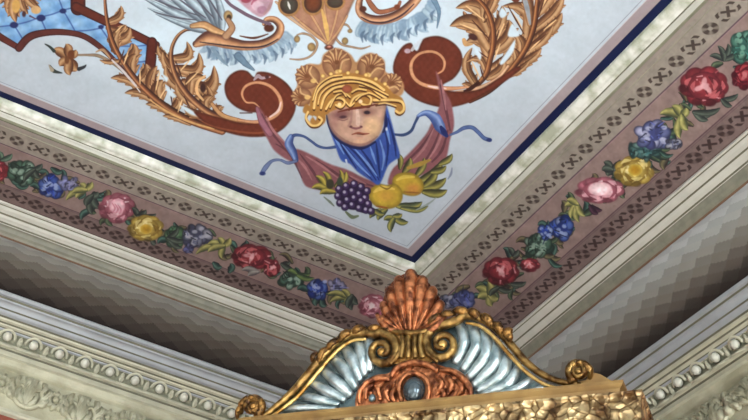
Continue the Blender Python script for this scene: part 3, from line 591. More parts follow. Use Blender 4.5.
# left run
undercoat([(-86,138),(-50,153),(-10,168),(25,176),(70,190),(120,212),(160,232),(200,244),(250,260),(300,280),(345,300)], 170, 41); undercoat([(450,304),(490,288),(510,272),(540,246),(570,218),(610,188),(640,160),(670,132),(700,98),(740,60),(780,20),(840,-40)], 200, 42)
add('painted_rose','dark red rose cut by the left edge of the photo',rose,-4,171,13,11,RED,1)
add('green_foliage','green painted leaves beside the blue flower at the left edge',cluster,23,172,15,12,GR,2,11)
leaves(2,160,[(-14,-10),(-4,-8),(10,-6)],*[(70,98,84),(40,56,54),(112,140,118)]); leaves(34,170,[(8,-6),(6,8),(-10,12)],*DG)
add('blue_flower','deep blue painted flower, second from the left edge',cluster,50,187,13,12,BLU,3)
add('violet_flower','small violet painted flower near the left edge',cluster,69,184,10,7,VIO,4,7)
add('leaf_sprig','yellow-green painted leaves before the left pink rose',leaves,86,190,[(-20,10),(-10,8),(-6,-6),(6,-8),(-14,3)],*YG,w=7)
leaves(92,196,[(0,18),(8,12),(6,-4),(-6,10)],*DG,w=8)
add('painted_rose','pink rose in the left border',rose,117,208,18,15,PNK,5); B(117,206,8,7,(236,206,216),edge=(214,156,172),own=False); [S([(112+k*3,203+k),(115+k*3,208+k),(113+k*3,212+k)],[1,2,1],(206,140,158),own=False) for k in range(3)]
leaves(138,216,[(-6,-8),(8,-6),(18,-2)],*DG); leaves(152,240,[(-10,-2),(4,4)],*DG)
add('yellow_flower','yellow painted flower beside the left pink rose',rose,146,228,18,13,YEL,6); B(146,229,6,5,(176,138,40),edge=(206,180,84),own=False)
add('green_foliage','green leaves between yellow and grey flowers in the left border',cluster,174,236,11,11,((52,82,64),(80,116,84),(112,146,110)),7)
leaves(168,238,[(14,10),(10,-10),(18,2)],*DG)
add('grey_flower','grey-blue painted flower in the left border',cluster,196,235,15,11,GRY,8,10); cluster(188,249,6,5,((60,62,98),(96,98,134)),9,5)
add('leaf_sprig','yellow-green painted leaves before the left red rose',leaves,224,246,[(-28,8),(-16,-2),(-6,-8),(6,-8),(-2,12),(-16,6)],*YG,w=7)
add('painted_rose','red rose in the left border',rose,252,257,20,13,RED,10); rose(272,268,8,9,RED,11)
leaves(282,264,[(8,-2),(10,4)],*DG); leaves(258,272,[(-16,-2),(-10,4)],*((120,122,118),(80,76,80),(150,150,146)))
add('green_foliage','blue-green leaves right of the left red rose',cluster,291,280,12,10,GR,12); leaves(296,274,[(14,0),(18,4),(-8,-3)],*((82,108,66),(44,58,48),(120,142,84)))
add('blue_flower','deep blue painted flower by the left crest scroll',cluster,318,288,12,10,BLU,13); 
add('violet_flower','small violet painted flower by the left crest scroll',cluster,337,286,9,7,VIO,14,7)
add('leaf_sprig','yellow-green painted leaves by the left crest scroll',leaves,350,298,[(-20,4),(-22,-4),(-8,-8),(-4,6)],*YG,w=6); leaves(352,296,[(0,14),(6,8),(-4,12)],*DG,w=7)
add('painted_rose','pink rose half hidden by the crest shell',rose,373,306,14,12,PNK,15)
# right run
add('green_foliage','dark foliage close beside the crest shell',cluster,448,302,9,8,GRY,16,7)
add('blue_flower','blue painted flower just above the crest',cluster,463,300,12,9,((64,74,124),(88,98,146),(116,126,170)),17)
add('leaf_sprig','yellow-green leaves below the right red rose',leaves,490,296,[(-14,-8),(-12,2),(2,10),(-2,-14),(8,2)],*YG,w=9)
leaves(498,288,[(14,2),(-8,8)],*DG)
add('painted_rose','red rose in the right border just above the crest',rose,501,271,18,14,RED,18,ang=-.1); rose(530,265,10,7,RED,19); leaves(512,284,[(8,2),(14,-2)],*DG)
leaves(514,256,[(-6,-8),(4,-6)],*DG)
add('green_foliage','blue-green leaves between red rose and blue flower',cluster,538,246,15,11,GR,20,12)
add('blue_flower','deep blue painted flower in the right border',cluster,562,228,12,13,BLU,21); cluster(546,232,8,8,BLU,22,6)
add('leaf_sprig','yellow-green leaves between the blue flower and right pink rose',leaves,577,204,[(-12,2),(-6,14),(2,18),(8,12),(-10,-4)],*YG,w=7); leaves(590,206,[(12,4),(8,8)],*((60,36,54),(40,28,40),(90,60,76)))
add('painted_rose','pink rose in the right border',rose,600,190,24,13,PNK,23,ang=-.05); B(600,189,12,7,(240,220,226),edge=(222,176,186),own=False)
leaves(612,170,[(-8,-8),(-4,6),(8,-10),(-10,0)],*DG,w=8)
add('yellow_flower','yellow painted flower in the right border',rose,634,171,20,15,YEL,24,ang=-.2); B(635,170,7,6,(178,136,36),edge=(206,184,84),own=False)
add('green_foliage','blue-green leaves above the right yellow flower',cluster,645,150,18,8,((44,76,78),(76,112,110),(110,146,140)),25,11)
add('grey_flower','blue-grey painted flower in the right border',cluster,654,135,17,13,((66,74,124),(100,110,156),(134,142,182),(170,176,206)),26,12); cluster(674,144,8,6,GRY,27,6)
add('leaf_sprig','yellow-green leaves below the large red rose',leaves,682,116,[(-22,-2),(-10,-10),(-2,22),(4,-8),(6,14)],*YG,w=9)
leaves(694,112,[(18,2),(14,8),(26,-4)],*DG,w=7)
add('painted_rose','large red rose in the right border',rose,704,86,24,20,RED,28,ang=-.2); leaves(722,100,[(16,-6),(10,6)],*DG)
add('painted_rose','red rose cut by the right edge of the photo',rose,745,76,13,14,((70,16,30),(130,34,46),(176,70,78),(200,120,124)),29)
leaves(724,60,[(-14,-4),(-6,-14),(4,-16),(12,-8),(-2,-8)],*DG,w=6)
add('green_foliage','blue-green leaves at the right edge of the photo',cluster,745,46,14,18,((50,96,88),(84,136,120),(120,170,150)),30,12)
for nm, fn, a in [('leaf_sprig', leaves, (-30,158,[(-14,6),(-10,-6),(8,-8)],*YG)), ('grey_flower', cluster, (-52,152,14,11,GRY,51)), ('yellow_flower', rose, (-80,142,17,12,YEL,52)),
        ('blue_flower', cluster, (770,22,14,14,BLU,53)), ('leaf_sprig', leaves, (786,4,[(-12,4),(-4,14),(6,10)],*YG)), ('painted_rose', rose, (802,-14,24,15,PNK,54)), ('yellow_flower', rose, (836,-44,20,16,YEL,55))]:
    i = len(NAMES); NAMES[i] = nm; cv.cur = i; LAB[i] = ''; fn(*a)
grain(cv, .06, .03)
KEEP = (DD > .08) & (DD < .562)
for K in (np.roll(KEEP, -1, 0), np.roll(KEEP, -1, 1)): KEEP &= K
parts = mesh_cells(cv, ZB, KEEP, NAMES, None, PIG)
border = parts[0]
tag(border, 'mauve ceiling border painted with a garland of roses between stencilled bands', 'painted border')
for k, o in parts.items():
    if k and LAB[k]: o['label'] = LAB[k]
sheet('border_ground', [(.07,.196,(150,140,132)),(.196,.437,(138,119,115)),(.437,.57,(118,102,99))], ZB+.0015, border)

# ------------------------------------------------------------------ room shell
b = MB(); b.box((XMIN, YMIN, ZP+.01), (XC+WD+.3, YC+WD+.3, ZP+.16)); struct(b.build('ceiling', M_CEIL, smooth=False))
b = MB(); b.box((XMIN-.2, YMIN-.2, -.12), (XC+WD+.3, YC+WD+.3, 0)); struct(b.build('floor', M_FLOOR, smooth=False))
b = MB(); b.box((XMIN-.2, YC+WD, 0), (XC+WD+.2, YC+WD+.2, ZP+.01)); struct(b.build('wall_left', M_WALL, smooth=False))
b = MB(); b.box((XC+WD, YMIN-.2, 0), (XC+WD+.2, YC+WD, ZP+.01)); struct(b.build('wall_right', M_WALL, smooth=False))
def holed(name, axis, pos, lo, hi, holes):
    b = MB(); edges = [lo]+[q for a in holes for q in a[:2]]+[hi]
    def bx(a0, a1, z0, z1):
        if axis == 'x': b.box((pos-.2, a0, z0), (pos, a1, z1))
        else: b.box((a0, pos-.2, z0), (a1, pos, z1))
    for i in range(0, len(edges), 2): bx(edges[i], edges[i+1], 0, ZP+.01)
    for a0, a1, z0, z1 in holes: bx(a0, a1, 0, z0); bx(a0, a1, z1, ZP+.01)
    return struct(b.build(name, M_WALLW, smooth=False))
WX = [(-1.6, .0, .7, 3.5), (1.2, 2.8, .7, 3.5)]
WY = [(-3.0, -1.4, .7, 3.5), (.2, 1.8, .7, 3.5)]
holed('wall_far_side', 'x', XMIN, YMIN, YC+WD, WX)
holed('wall_behind', 'y', YMIN, XMIN-.2, XC+WD, WY)
M_WF = mat('window_paint', (225, 222, 212), .5)
def window(i, axis, pos, a0, a1, z0, z1):
    b = MB(); w = .06
    def bx(p, q, s, t):
        if axis == 'x': b.box((pos-.12, p, s), (pos-.06, q, t))
        else: b.box((p, pos-.12, s), (q, pos-.06, t))
    bx(a0, a0+w, z0, z1); bx(a1-w, a1, z0, z1); bx(a0+w, a1-w, z0, z0+w); bx(a0+w, a1-w, z1-w, z1); m = (a0+a1)/2; bx(m-.02, m+.02, z0+w, z1-w)
    for k in (1, 2): zz = z0+(z1-z0)*k/3; bx(a0+w, m-.02, zz-.015, zz+.015); bx(m+.02, a1-w, zz-.015, zz+.015)
    struct(b.build('window_%d' % i, M_WF, smooth=False))
    ld = bpy.data.lights.new('daylight', 'AREA'); ld.shape = 'RECTANGLE'; ld.size = a1-a0-.1; ld.size_y = z1-z0-.1
    ld.energy = DAY*(.25 if axis == 'x' else 1.0); ld.color = (.86, .93, 1.0)
    lo = bpy.data.objects.new('daylight', ld); COL.objects.link(lo)
    c = Vector((pos-.16, (a0+a1)/2, (z0+z1)/2)) if axis == 'x' else Vector(((a0+a1)/2, pos-.16, (z0+z1)/2))
    lo.location = c; d = Vector((1, 0, 0)) if axis == 'x' else Vector((0, 1, 0)); lo.rotation_euler = d.to_track_quat('-Z', 'Z').to_euler()
DAY = 130
for i, q in enumerate(WX): window(i+1, 'x', XMIN, *q)
for i, q in enumerate(WY): window(i+3, 'y', YMIN, *q)

# ------------------------------------------------------------------ mouldings
def sweep(name, prof, mats):
    """profile points (d, z, material of the strip that follows) run along both walls with a mitre"""
    v = []; f = []; mi = []
    for d, z, _ in prof: v += [(XMIN, YC+d, z+EYE), (XC+d, YC+d, z+EYE), (XC+d, YMIN, z+EYE)]
    for i in range(len(prof)-1):
        k = 3*i; f += [(k, k+1, k+4, k+3), (k+1, k+2, k+5, k+4)]; mi += [prof[i][2]]*2
    return obj(name, v, f, mats, mi=mi)
def arc(d0, z0, d1, z1, bulge, m, n=5):
    out = []; dx, dz = d1-d0, z1-z0
    for k in range(n):
        t = k/n; s = bulge*4*t*(1-t); out.append((d0+dx*t-dz*s, z0+dz*t+dx*s, m))
    return out
p = [(.008, 3.203, 0), (.010, 3.190, 0)] + arc(.012, 3.186, .044, 3.176, -.16, 0) + [(.046, 3.171, 3), (.050, 3.1705, 2)] + arc(.052, 3.172, .066, 3.165, -.15, 2, 3) + [(.067, 3.160, 1), (.078, 3.157, 3), (.082, 3.153, 1), (.092, 3.150, 1), (.096, 3.143, 1)]
struct(sweep('trim_1', p, [M_PW, M_OL, M_PL, M_OLD]))
p = [(.546, 3.149, 0), (.546, 3.137, 0), (.553, 3.1345, 1), (.556, 3.131, 0)] + arc(.558, 3.130, .582, 3.121, -.12, 0, 4) + [(.584, 3.118, 1), (.588, 3.112, 0)] + arc(.590, 3.111, .611, 3.102, -.14, 0, 4) + [(.613, 3.098, 1), (.617, 3.092, 0)] + arc(.619, 3.090, .634, 3.080, .2, 2, 4) + [(.637, 3.074, 2), (.647, 3.068, 2), (.651, 3.060, 3), (.659, 3.056, 3), (.661, 3.060, 3)]
struct(sweep('trim_2', p, [M_PL, M_OLD, M_O2, M_BR]))
# cove between ribbed moulding and wall cornice, painted with diamonds
def cove():
    prof = cr([(.655, 3.062), (.72, 3.094), (.82, 3.118), (.93, 3.122), (1.03, 3.102), (1.10, 3.055), (1.15, 2.98), (1.165, 2.90)], 5)
    st = [0]
    for a, b2 in zip(prof[:-1], prof[1:]): st.append(st[-1]+float(np.hypot(*(b2-a))))
    v = []; f = []; c = []
    cell = .078
    rows = [(190,200,204),(180,188,188),(154,156,150),(122,118,110),(90,82,74),(62,53,48),(44,37,34),(36,30,28),(58,48,46),(54,44,42),(50,42,40),(50,42,40),(50,42,40)]  # painted diamond tones; lower rows also darkened to add shade behind the lip
    N = 900
    fine = []
    for i in range(len(prof)-1):
        for k in range(3): fine.append((prof[i]*(1-k/3)+prof[i+1]*k/3, st[i]*(1-k/3)+st[i+1]*k/3))
    fine.append((prof[-1], st[-1])); R = len(fine)
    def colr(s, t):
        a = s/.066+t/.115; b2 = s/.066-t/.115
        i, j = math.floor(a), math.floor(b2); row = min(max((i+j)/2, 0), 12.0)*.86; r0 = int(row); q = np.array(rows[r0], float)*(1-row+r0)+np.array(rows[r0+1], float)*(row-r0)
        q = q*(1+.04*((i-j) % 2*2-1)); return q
    me_v = []; me_f = []; cols = []
    for leg in (0, 1):
        base = len(me_v)
        far = XMIN if leg == 0 else YMIN
        for k in range(N+1):
            for (pt, s) in fine:
                near = (XC if leg == 0 else YC)+pt[0]; t = k/N
                q = near+(max(far, -.9)-near)*t; me_v.append((q, YC+pt[0], pt[1]+EYE) if leg == 0 else (XC+pt[0], q, pt[1]+EYE)); 
        for k in range(N):
            for r in range(R-1):
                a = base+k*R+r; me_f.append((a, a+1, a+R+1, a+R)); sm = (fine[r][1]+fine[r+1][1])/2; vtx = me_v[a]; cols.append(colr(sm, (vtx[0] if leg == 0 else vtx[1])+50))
        for r in range(R-1):                      # plain run beyond the part in view
            k = len(me_v); lo = max(far, -.9)
            for pt in (fine[r][0], fine[r+1][0]):
                for q in (lo, far): me_v.append((q, YC+pt[0], pt[1]+EYE) if leg == 0 else (XC+pt[0], q, pt[1]+EYE))
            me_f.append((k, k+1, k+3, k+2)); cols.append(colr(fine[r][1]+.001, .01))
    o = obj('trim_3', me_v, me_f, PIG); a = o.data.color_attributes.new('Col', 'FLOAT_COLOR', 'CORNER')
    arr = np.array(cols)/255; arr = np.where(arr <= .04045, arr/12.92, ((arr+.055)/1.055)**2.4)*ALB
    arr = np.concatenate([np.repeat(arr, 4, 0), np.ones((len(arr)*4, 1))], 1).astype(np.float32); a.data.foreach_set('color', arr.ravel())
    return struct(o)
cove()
p = [(1.19, 3.018, 0), (.975, 3.020, 0), (.970, 3.014, 0), (.974, 3.000, 0), (.986, 2.998, 1), (.990, 2.990, 0)] + arc(.992, 2.984, 1.014, 2.968, .2, 0, 5) + [(1.016, 2.964, 1), (1.022, 2.960, 0)] + arc(1.023, 2.959, 1.040, 2.946, -.2, 0, 4) + [(1.042, 2.944, 1), (1.048, 2.938, 2), (1.050, 2.930, 2), (1.060, 2.926, 1), (1.066, 2.921, 2), (1.068, 2.916, 2), (1.078, 2.912, 1), (1.082, 2.909, 0), (1.084, 2.905, 0), (1.090, 2.902, 2)] \
  + arc(1.094, 2.902, 1.120, 2.866, .3, 5, 6) + [(1.116, 2.862, 3), (1.106, 2.858, 3), (1.106, 2.846, 3), (1.120, 2.842, 1), (1.124, 2.834, 2), (1.122, 2.826, 2), (1.122, 2.812, 2), (1.134, 2.808, 4)] + arc(1.136, 2.806, 1.160, 2.772, -.15, 4, 4) + [(1.162, 2.770, 4), (1.164, 2.600, 2), (1.152, 2.594, 2), (1.150, 2.580, 2), (1.154, 2.574, 2), (1.172, 2.568, 2)]
cornice = struct(sweep('trim_4', p, [M_GR, M_OLD, M_CR, M_CR, M_FR, M_OL]))
# egg-and-dart row: bead in a cup, dart between, tongue below
def rel(axis, s, d, z):                       # point on a wall: s along it, d outward, z rel. to the eye
    return Vector((s, YC+d, z+EYE)) if axis == 0 else Vector((XC+d, s, z+EYE))
def frame(axis):                               # (along, out of the wall, up)
    return (Vector((-1, 0, 0)), Vector((0, -1, 0)), Vector((0, 0, 1))) if axis == 0 else (Vector((0, 1, 0)), Vector((-1, 0, 0)), Vector((0, 0, 1)))
def put(name, data, axis, s, d, z, m, label=None):
    o = bpy.data.objects.new(name, data); COL.objects.link(o); a, n, u = frame(axis)
    o.matrix_world = Matrix.Translation(rel(axis, s, d, z)) @ Matrix((a, n, u)).transposed().to_4x4(); o.parent = cornice
    return o
def proto(mb, name, m):
    me = bpy.data.meshes.new(name); me.from_pydata([tuple(v) for v in mb.v], [], mb.f); me.materials.append(m)
    me.polygons.foreach_set('use_smooth', [True]*len(me.polygons)); me.update(); return me
tilt = Vector((0, .75, -.66)).normalized()      # the row leans out and down
t2 = tilt.cross(Vector((1, 0, 0))).normalized()
b = MB(); b.ball((0, .012, 0), .0195, .018, .020, (Vector((1,0,0)), tilt, t2), 16, 10)
ring = [Vector((.034*math.cos(a), 0, 0)) + t2*(.036*math.sin(a)-.002) for a in [PI*1.08*k/16-PI*.04+PI for k in range(17)]]
ring = [q + tilt*(.002) for q in ring]
BEAD = proto(b, 'bead', M_BD)
b = MB(); b.tube(ring, [.003]+[.007]*15+[.003], 8, nrm=tilt); CUP = proto(b, 'bead_cup', M_CR)
b = MB()
b.tube([Vector((0,0,0))+t2*.024, Vector((0,.004,0)), Vector((0,0,0))-t2*.028], [.004,.006,.002], 8, nrm=tilt)
for sg in (-1, 1): b.tube([t2*.026+Vector((0,0,0)), Vector((sg*.007,.002,0))+t2*.004, Vector((sg*.005,0,0))-t2*.022], [.003,.005,.002], 6, nrm=tilt)
DART = proto(b, 'dart', M_CR)
b = MB(); b.tube([Vector((-.042,0,0)), Vector((-.02,.004,0)), Vector((.02,.004,0)), Vector((.042,0,0))], [.002,.006,.006,.002], 8, nrm=(0,1,0)); TONGUE = proto(b, 'tongue', M_CR)
PIT = .1157
s0 = [at_z(6.7, 337.9, 2.888+EYE).x, at_z(664.2, 395.2, 2.888+EYE).y]
for axis, lo, hi in ((0, -.30, XC+.95), (1, .85, YC+.95)):
    k0 = math.ceil((lo-s0[axis])/PIT); k1 = math.floor((hi-s0[axis])/PIT)
    for k in range(k0, k1+1):
        s = s0[axis]+k*PIT
        put('bead', BEAD, axis, s, 1.108, 2.884, M_CR); put('bead_cup', CUP, axis, s, 1.110, 2.884, M_CR)
        put('dart', DART, axis, s+PIT/2, 1.108, 2.880, M_CR); put('tongue', TONGUE, axis, s, 1.106, 2.846, M_CR)
# frieze: rosettes and acanthus scrolls in relief
def leaf3(mb, pts, w, h_, n=7):
    """pointed relief leaf with a raised midrib on the local x-z wall plane"""
    Q = cr(pts, 5); N = len(Q); v = []
    for i, q in enumerate(Q):
        t = i/(N-1); d = Q[min(i+1, N-1)]-Q[max(i-1, 0)]; d = d/np.hypot(*d); nr = np.array([-d[1], d[0]]); ww = w*math.sin(PI*(.12+.88*t))**.7*(1-.25*t)*(1+.18*math.sin(t*22))
        hh = h_*(.45+.75*math.sin(PI*min(t*1.05, 1)))
        for o, k in ((-1, 0), (-.55, .9), (0, .55), (.55, .9), (1, 0)): v.append((q[0]+nr[0]*ww*o, hh*k-.003*(k == 0), q[1]+nr[1]*ww*o))
    f = [(i*5+k, i*5+k+1, i*5+k+6, i*5+k+5) for i in range(N-1) for k in range(4)]
    mb.add(v, f)
b = MB()
for k in range(8):
    a = 2*PI*k/8; leaf3(b, [(.012*math.cos(a), .012*math.sin(a)), (.03*math.cos(a), .03*math.sin(a)), (.046*math.cos(a+.2), .046*math.sin(a+.2))], .0125, .034)
b.ball((0, .016, 0), .015, .018, .015); ROS = proto(b, 'rosette', M_FR)
b = MB()
for sg in (-1, 1):
    b.tube([(x*sg, .007, z) for x, z in cr([(0,-.07),(.03,-.062),(.058,-.035),(.062,.0),(.044,.024),(.024,.016),(.022,-.002),(.034,-.006)], 5)], [.010]*20+[.009]*16, 8, nrm=(0,1,0))
    for q in [[(0,-.05),(.014,-.01),(.012,.05)],[(.01,-.06),(.034,-.03),(.03,.01)],[(.05,-.045),(.078,-.03),(.088,.0)],[(.058,-.02),(.084,.012),(.078,.046)],[(.05,.01),(.062,.04),(.044,.062)],[(.02,.018),(.012,.045),(.03,.066)]]:
        leaf3(b, [(x*sg, z) for x, z in q], .0125, .036)
leaf3(b, [(0,-.06),(0,0),(0,.07)], .015, .042)
SPR = proto(b, 'acanthus_spray', M_FR)
for axis, lo, hi, off in ((0, -.3, XC+1.0, at_z(0, 388, 2.68+EYE).x), (1, .9, YC+1.0, 1.9)):
    pit = .235; k0 = math.ceil((lo-off)/pit); k1 = math.floor((hi-off)/pit)
    for k in range(k0, k1+1):
        put('rosette', ROS, axis, off+k*pit, 1.160, 2.695, M_FR); put('acanthus_spray', SPR, axis, off+(k+.5)*pit, 1.160, 2.695, M_FR)

# ------------------------------------------------------------------ gilded mirror frame with crest
DEP = 3.9
O = EYEP + ray(412, 402)*DEP
ang = math.radians(-25); e = (r_*math.cos(ang)+h*math.sin(ang)).normalized()
nv = e.cross(u_).normalized()
if nv.dot(h) > 0: nv = -nv                      # horizontal, towards the viewer
LEAN = math.radians(8)
vv = (u_*math.cos(LEAN)+nv*math.sin(LEAN)).normalized(); wv = (nv*math.cos(LEAN)-u_*math.sin(LEAN)).normalized()
mirror = empty('gilded_mirror', (O.x, O.y, 0))
tag(mirror, 'gilded mirror frame topped by a copper shell and silver fluted scroll crest', 'mirror')
ML = Matrix.Translation(-Vector((O.x, O.y, 0)))
def cp(x, y, w=0.):
    """point of the crest plane (raised by w) behind photo position x, y, in the mirror's own coordinates"""
    return ML @ hit(x, y, O+wv*w, wv)
def cpath(pts, n=6):
    """smooth path on the crest; each point (x, y, w)"""
    Q = cr([(q[0], q[1], q[2] if len(q) > 2 else 0) for q in pts], n); return [cp(*q) for q in Q]
PXM = (cp(413, 402)-cp(412, 402)).length        # one photo pixel on the crest
def slab(name, pts, w0, w1, m, parent, n=5, smooth=True):
    Q = cr(pts, n, True) if smooth else np.array(pts, float); N = len(Q)
    v = [cp(x, y, w1) for x, y in Q]+[cp(x, y, w0) for x, y in Q]
    f = [tuple(range(N)), tuple(range(2*N-1, N-1, -1))]+[(i, i+N, (i+1) % N+N, (i+1) % N) for i in range(N)]
    return obj(name, v, f, m, parent)
def T(mb, pts, rad, n=6, seg=10, flat=1):
    Q = cpath(pts, n); N = len(Q); R = np.interp(np.linspace(0, 1, N), np.linspace(0, 1, len(rad)), rad)*PXM
    mb.tube(Q, list(R), seg, flat, nrm=wv)
def spiral(cx, cy, r0, r1, a0, turns, w0, w1, n=26):
    out = []
    for k in range(n+1):
        t = k/n; a = a0+turns*2*PI*t; r = r0+(r1-r0)*t; out.append((cx+r*math.cos(a), cy+r*math.sin(a), w0+(w1-w0)*t))
    return out
# backing board and silver fans
fanL = slab('silver_fan', [(268,416),(290,394),(312,370),(330,352),(346,340),(362,334),(384,330),(396,344),(398,372),(396,404),(356,412),(300,417)], -.03, -.004, M_SILD, mirror)
fanL['label'] = 'left tarnished silver fan with bright flutes'
fanR = slab('silver_fan', [(426,330),(446,322),(470,320),(486,330),(502,346),(520,366),(540,382),(566,388),(540,394),(500,398),(450,402),(424,404),(420,372)], -.03, -.004, M_SILD, mirror)
fanR['label'] = 'right tarnished silver fan with bright flutes'
def flutes(parent, qs):
    for q, w in qs:
        b = MB(); T(b, [(q[0][0],q[0][1],-.002),(q[1][0],q[1][1],.010),(q[2][0],q[2][1],-.002)], [w*.75,w,w*.95,w*.6], seg=14, flat=1.0); b.build('flute', M_SIL, parent)
flutes(fanL, [([(368,337),(370,352),(370,372)],5.6),([(357,340),(362,355),(365,377)],6),([(345,347),(354,362),(361,382)],6.4),([(334,358),(346,372),(357,389)],6.4),([(323,370),(337,382),(352,396)],6.2),([(312,383),(327,391),(346,401)],5.6),([(299,396),(316,399),(340,405)],4.8),([(284,410),(306,408),(336,409)],3.8)])
flutes(fanR, [([(459,325),(465,342),(455,364)],6),([(471,325),(477,346),(462,371)],6.2),([(484,331),(487,354),(468,379)],6.2),([(496,342),(495,364),(472,387)],6),([(507,355),(502,375),(477,392)],5.8),([(519,367),(508,384),(482,396)],5.2),([(533,378),(516,390),(490,399)],4.6),([(550,385),(526,394),(500,400)],3.6)])
# scroll rails
def rail(label, path, rad, inner, irad, knob, tufts):
    b = MB(); T(b, path, rad, seg=14, flat=1.1); o = b.build('scroll_rail', M_GOLD, mirror); o['label'] = label
    b = MB(); T(b, inner, irad, seg=8); b.build('rail_bead', M_GOLDB, o)
    b = MB(); c = cp(knob[0], knob[1], .03); b.ball(c, knob[2]*PXM, knob[2]*PXM, knob[2]*PXM*.8, (e, vv, wv), 14, 8); b.build('volute_eye', M_GOLDB, o)
    b = MB()
    for t in tufts: T(b, [(t[0],t[1],.02),((t[0]+t[2])/2+t[4],(t[1]+t[3])/2+t[5],.035),(t[2],t[3],.02)], [1.5,t[6],t[6],1], seg=8, flat=.7)
    b.build('rail_leaf', M_GOLDD, o); return o
spL = spiral(382, 351, 17.5, 3.5, -PI*.62, 1.55, .02, .035)
rail('left gilded scroll rail ending in a volute',
     [(264,417,.01),(280,404,.01),(295,390,.01),(316,365,.012),(333,346,.014),(350,335,.016),(366,333.5,.018)]+spL, [3.4,4.6,5.2,5.2,5,4.8,4.2,3.8,3.6,3.4,3.2,3,2.4],
     [(268,419,.022),(285,407,.022),(300,394,.022),(321,369,.024),(337,351,.026),(352,341,.028),(366,339,.028)], [1.6,2,2,2,1.8,1.4],
     (381.5, 352, 4.4), [(318,364,330,347,-3,-3,3.5),(326,352,342,339,-2,-3,3.8),(338,343,354,331,-2,-3,4.4),(350,335,366,328,0,-3,4.4),(364,331,382,328,0,-2,3.6),(378,328,394,334,2,-2,3),(312,362,318,352,-2,-1,3)])
spR = spiral(442.5, 344, 18.5, 3.5, -PI*.40, -1.62, .02, .035)
rail('right gilded scroll rail ending in a volute',
     [(578,384,.01),(562,382,.012),(545,376,.012),(528,364,.012),(512,346,.014),(498,330,.016),(482,319,.018),(466,316,.02),(456,321,.02)]+spR[1:], [2.5,3.6,4.2,4.6,4.8,4.8,4.4,4,3.6,3.4,3.2,3,2.8,2.4],
     [(560,389,.022),(542,383,.022),(525,371,.024),(508,353,.026),(494,337,.028),(480,326,.028),(466,323,.028)], [1.4,1.8,2,2,1.8,1.4],
     (442.5, 344.5, 4.8), [(500,336,492,322,3,-2,4.2),(492,328,478,315,2,-3,4.6),(480,320,466,311,1,-3,4.6),(470,315,452,311,0,-3,4.2),(456,314,438,317,-1,-2,3.6),(442,314,428,326,-2,-2,3.2),(508,342,504,330,3,0,4),(504,338,507,328,2,-1,5)])
# small curls standing at the ends of the crest
for lab, cx, cy, sg in (('left gilded curl at the foot of the crest', 253, 406, 1), ('right gilded curl at the foot of the crest', 578, 371, -1)):
    b = MB(); R = 9.5
    T(b, [(cx-sg*2, cy+R+6, .0), (cx+sg*8, cy+R+2, .01)]+spiral(cx, cy, R, 2.5, PI*.35 if sg > 0 else PI*.65, -1.35*sg, .015, .03, 20), [4,4.4,4.4,4,3.6,3], seg=12)
    b.ball(cp(cx, cy, .035), 4*PXM, 4*PXM, 3*PXM, (e, vv, wv)); b.ball(cp(cx-sg*2, cy-R+1, .03), 4*PXM, 3*PXM, 3*PXM, (e, vv, wv)); T(b, [(cx-sg*12, cy+8, .0),(cx-sg*11, cy-2, .02),(cx-sg*5, cy-9, .03)], [2,4,2.5]); T(b, [(cx-sg*16, cy+13, .0),(cx-sg*15, cy+5, .012),(cx-sg*12, cy-1, .02)], [1.5,3,2]) if sg > 0 else None
    o = b.build('scroll_curl', M_GOLD if sg < 0 else M_GOLDD, mirror); o['label'] = lab
o = slab('crest_shoulder', [(552,392),(566,384),(586,380),(591,372),(600,374),(612,381),(626,389)], -.03, .004, M_OCH, mirror, smooth=False)
# copper palmette shell
b = MB()
shell_out = [(392,331),(384,321),(381,309),(384,297),(389,286),(399,276.5),(411,272.5),(423,277.5),(433,288),(440,299),(443,309),(437,320),(426,331)]
sh = slab('shell', shell_out, -.016, -.004, M_COPD, mirror); sh['label'] = 'copper leafed palmette shell at the top of the crest'
for t, w in [((381,316),4.0),((383,303),4.6),((389,289),5.2),((399,279),5.4),((411,273.5),6.2),((423,279),5.4),((433,289),5.2),((441,302),4.6),((444,314),4.0)]:
    b = MB(); bx, by = 410+(t[0]-411)*.30, 331
    T(b, [(bx,by,.008),((bx*.5+t[0]*.5)+(t[0]-411)*.10,(by+t[1])/2-1,.022),(t[0]-(t[0]-411)*.06,t[1]+4,.016),(t[0]-(t[0]-411)*.01,t[1]+1.5,.002)], [w*.4,w*.7,w*1.05,w*1.15,w*1.0,w*.6], seg=12, flat=1.1)
    T(b, [(bx,by,.016),((bx*.5+t[0]*.5)+(t[0]-411)*.10,(by+t[1])/2-1,.034),(t[0],t[1]+3,.028)], [w*.15,w*.3,w*.32,w*.2], seg=8)
    b.build('shell_rib', M_COP, sh)
for sg in (-1, 1):
    b = MB(); T(b, [(411+sg*8,332,.02),(411+sg*20,330,.03),(411+sg*30,322,.03),(411+sg*34,314,.02)], [3,3.4,3,2], seg=10); b.build('shell_lip', M_COP, sh)
# collar between the volutes
b = MB(); T(b, [(390,331,.03),(411,333,.036),(430,330,.03)], [2.2,2.8,2.2], seg=10)
for x in (402, 408.5, 415, 421.5): T(b, [(x,333,.03),(411+(x-411)*.9,345,.034),(411+(x-411)*1.15,358,.03)], [2.4,2.6,3], seg=10)
T(b, [(424,344,.03),(428,353,.034),(438,362,.03)], [1.6,2.6,2], seg=8); T(b, [(400,346,.03),(398,355,.034),(390,364,.03)], [1.6,2.4,2], seg=8)
o = b.build('collar', M_GOLD, mirror); o['label'] = 'ribbed gold collar between the two volutes'
slab('collar_back', [(396,330),(427,330),(432,362),(392,364)], -.01, .026, M_GOLDD, mirror, smooth=False)
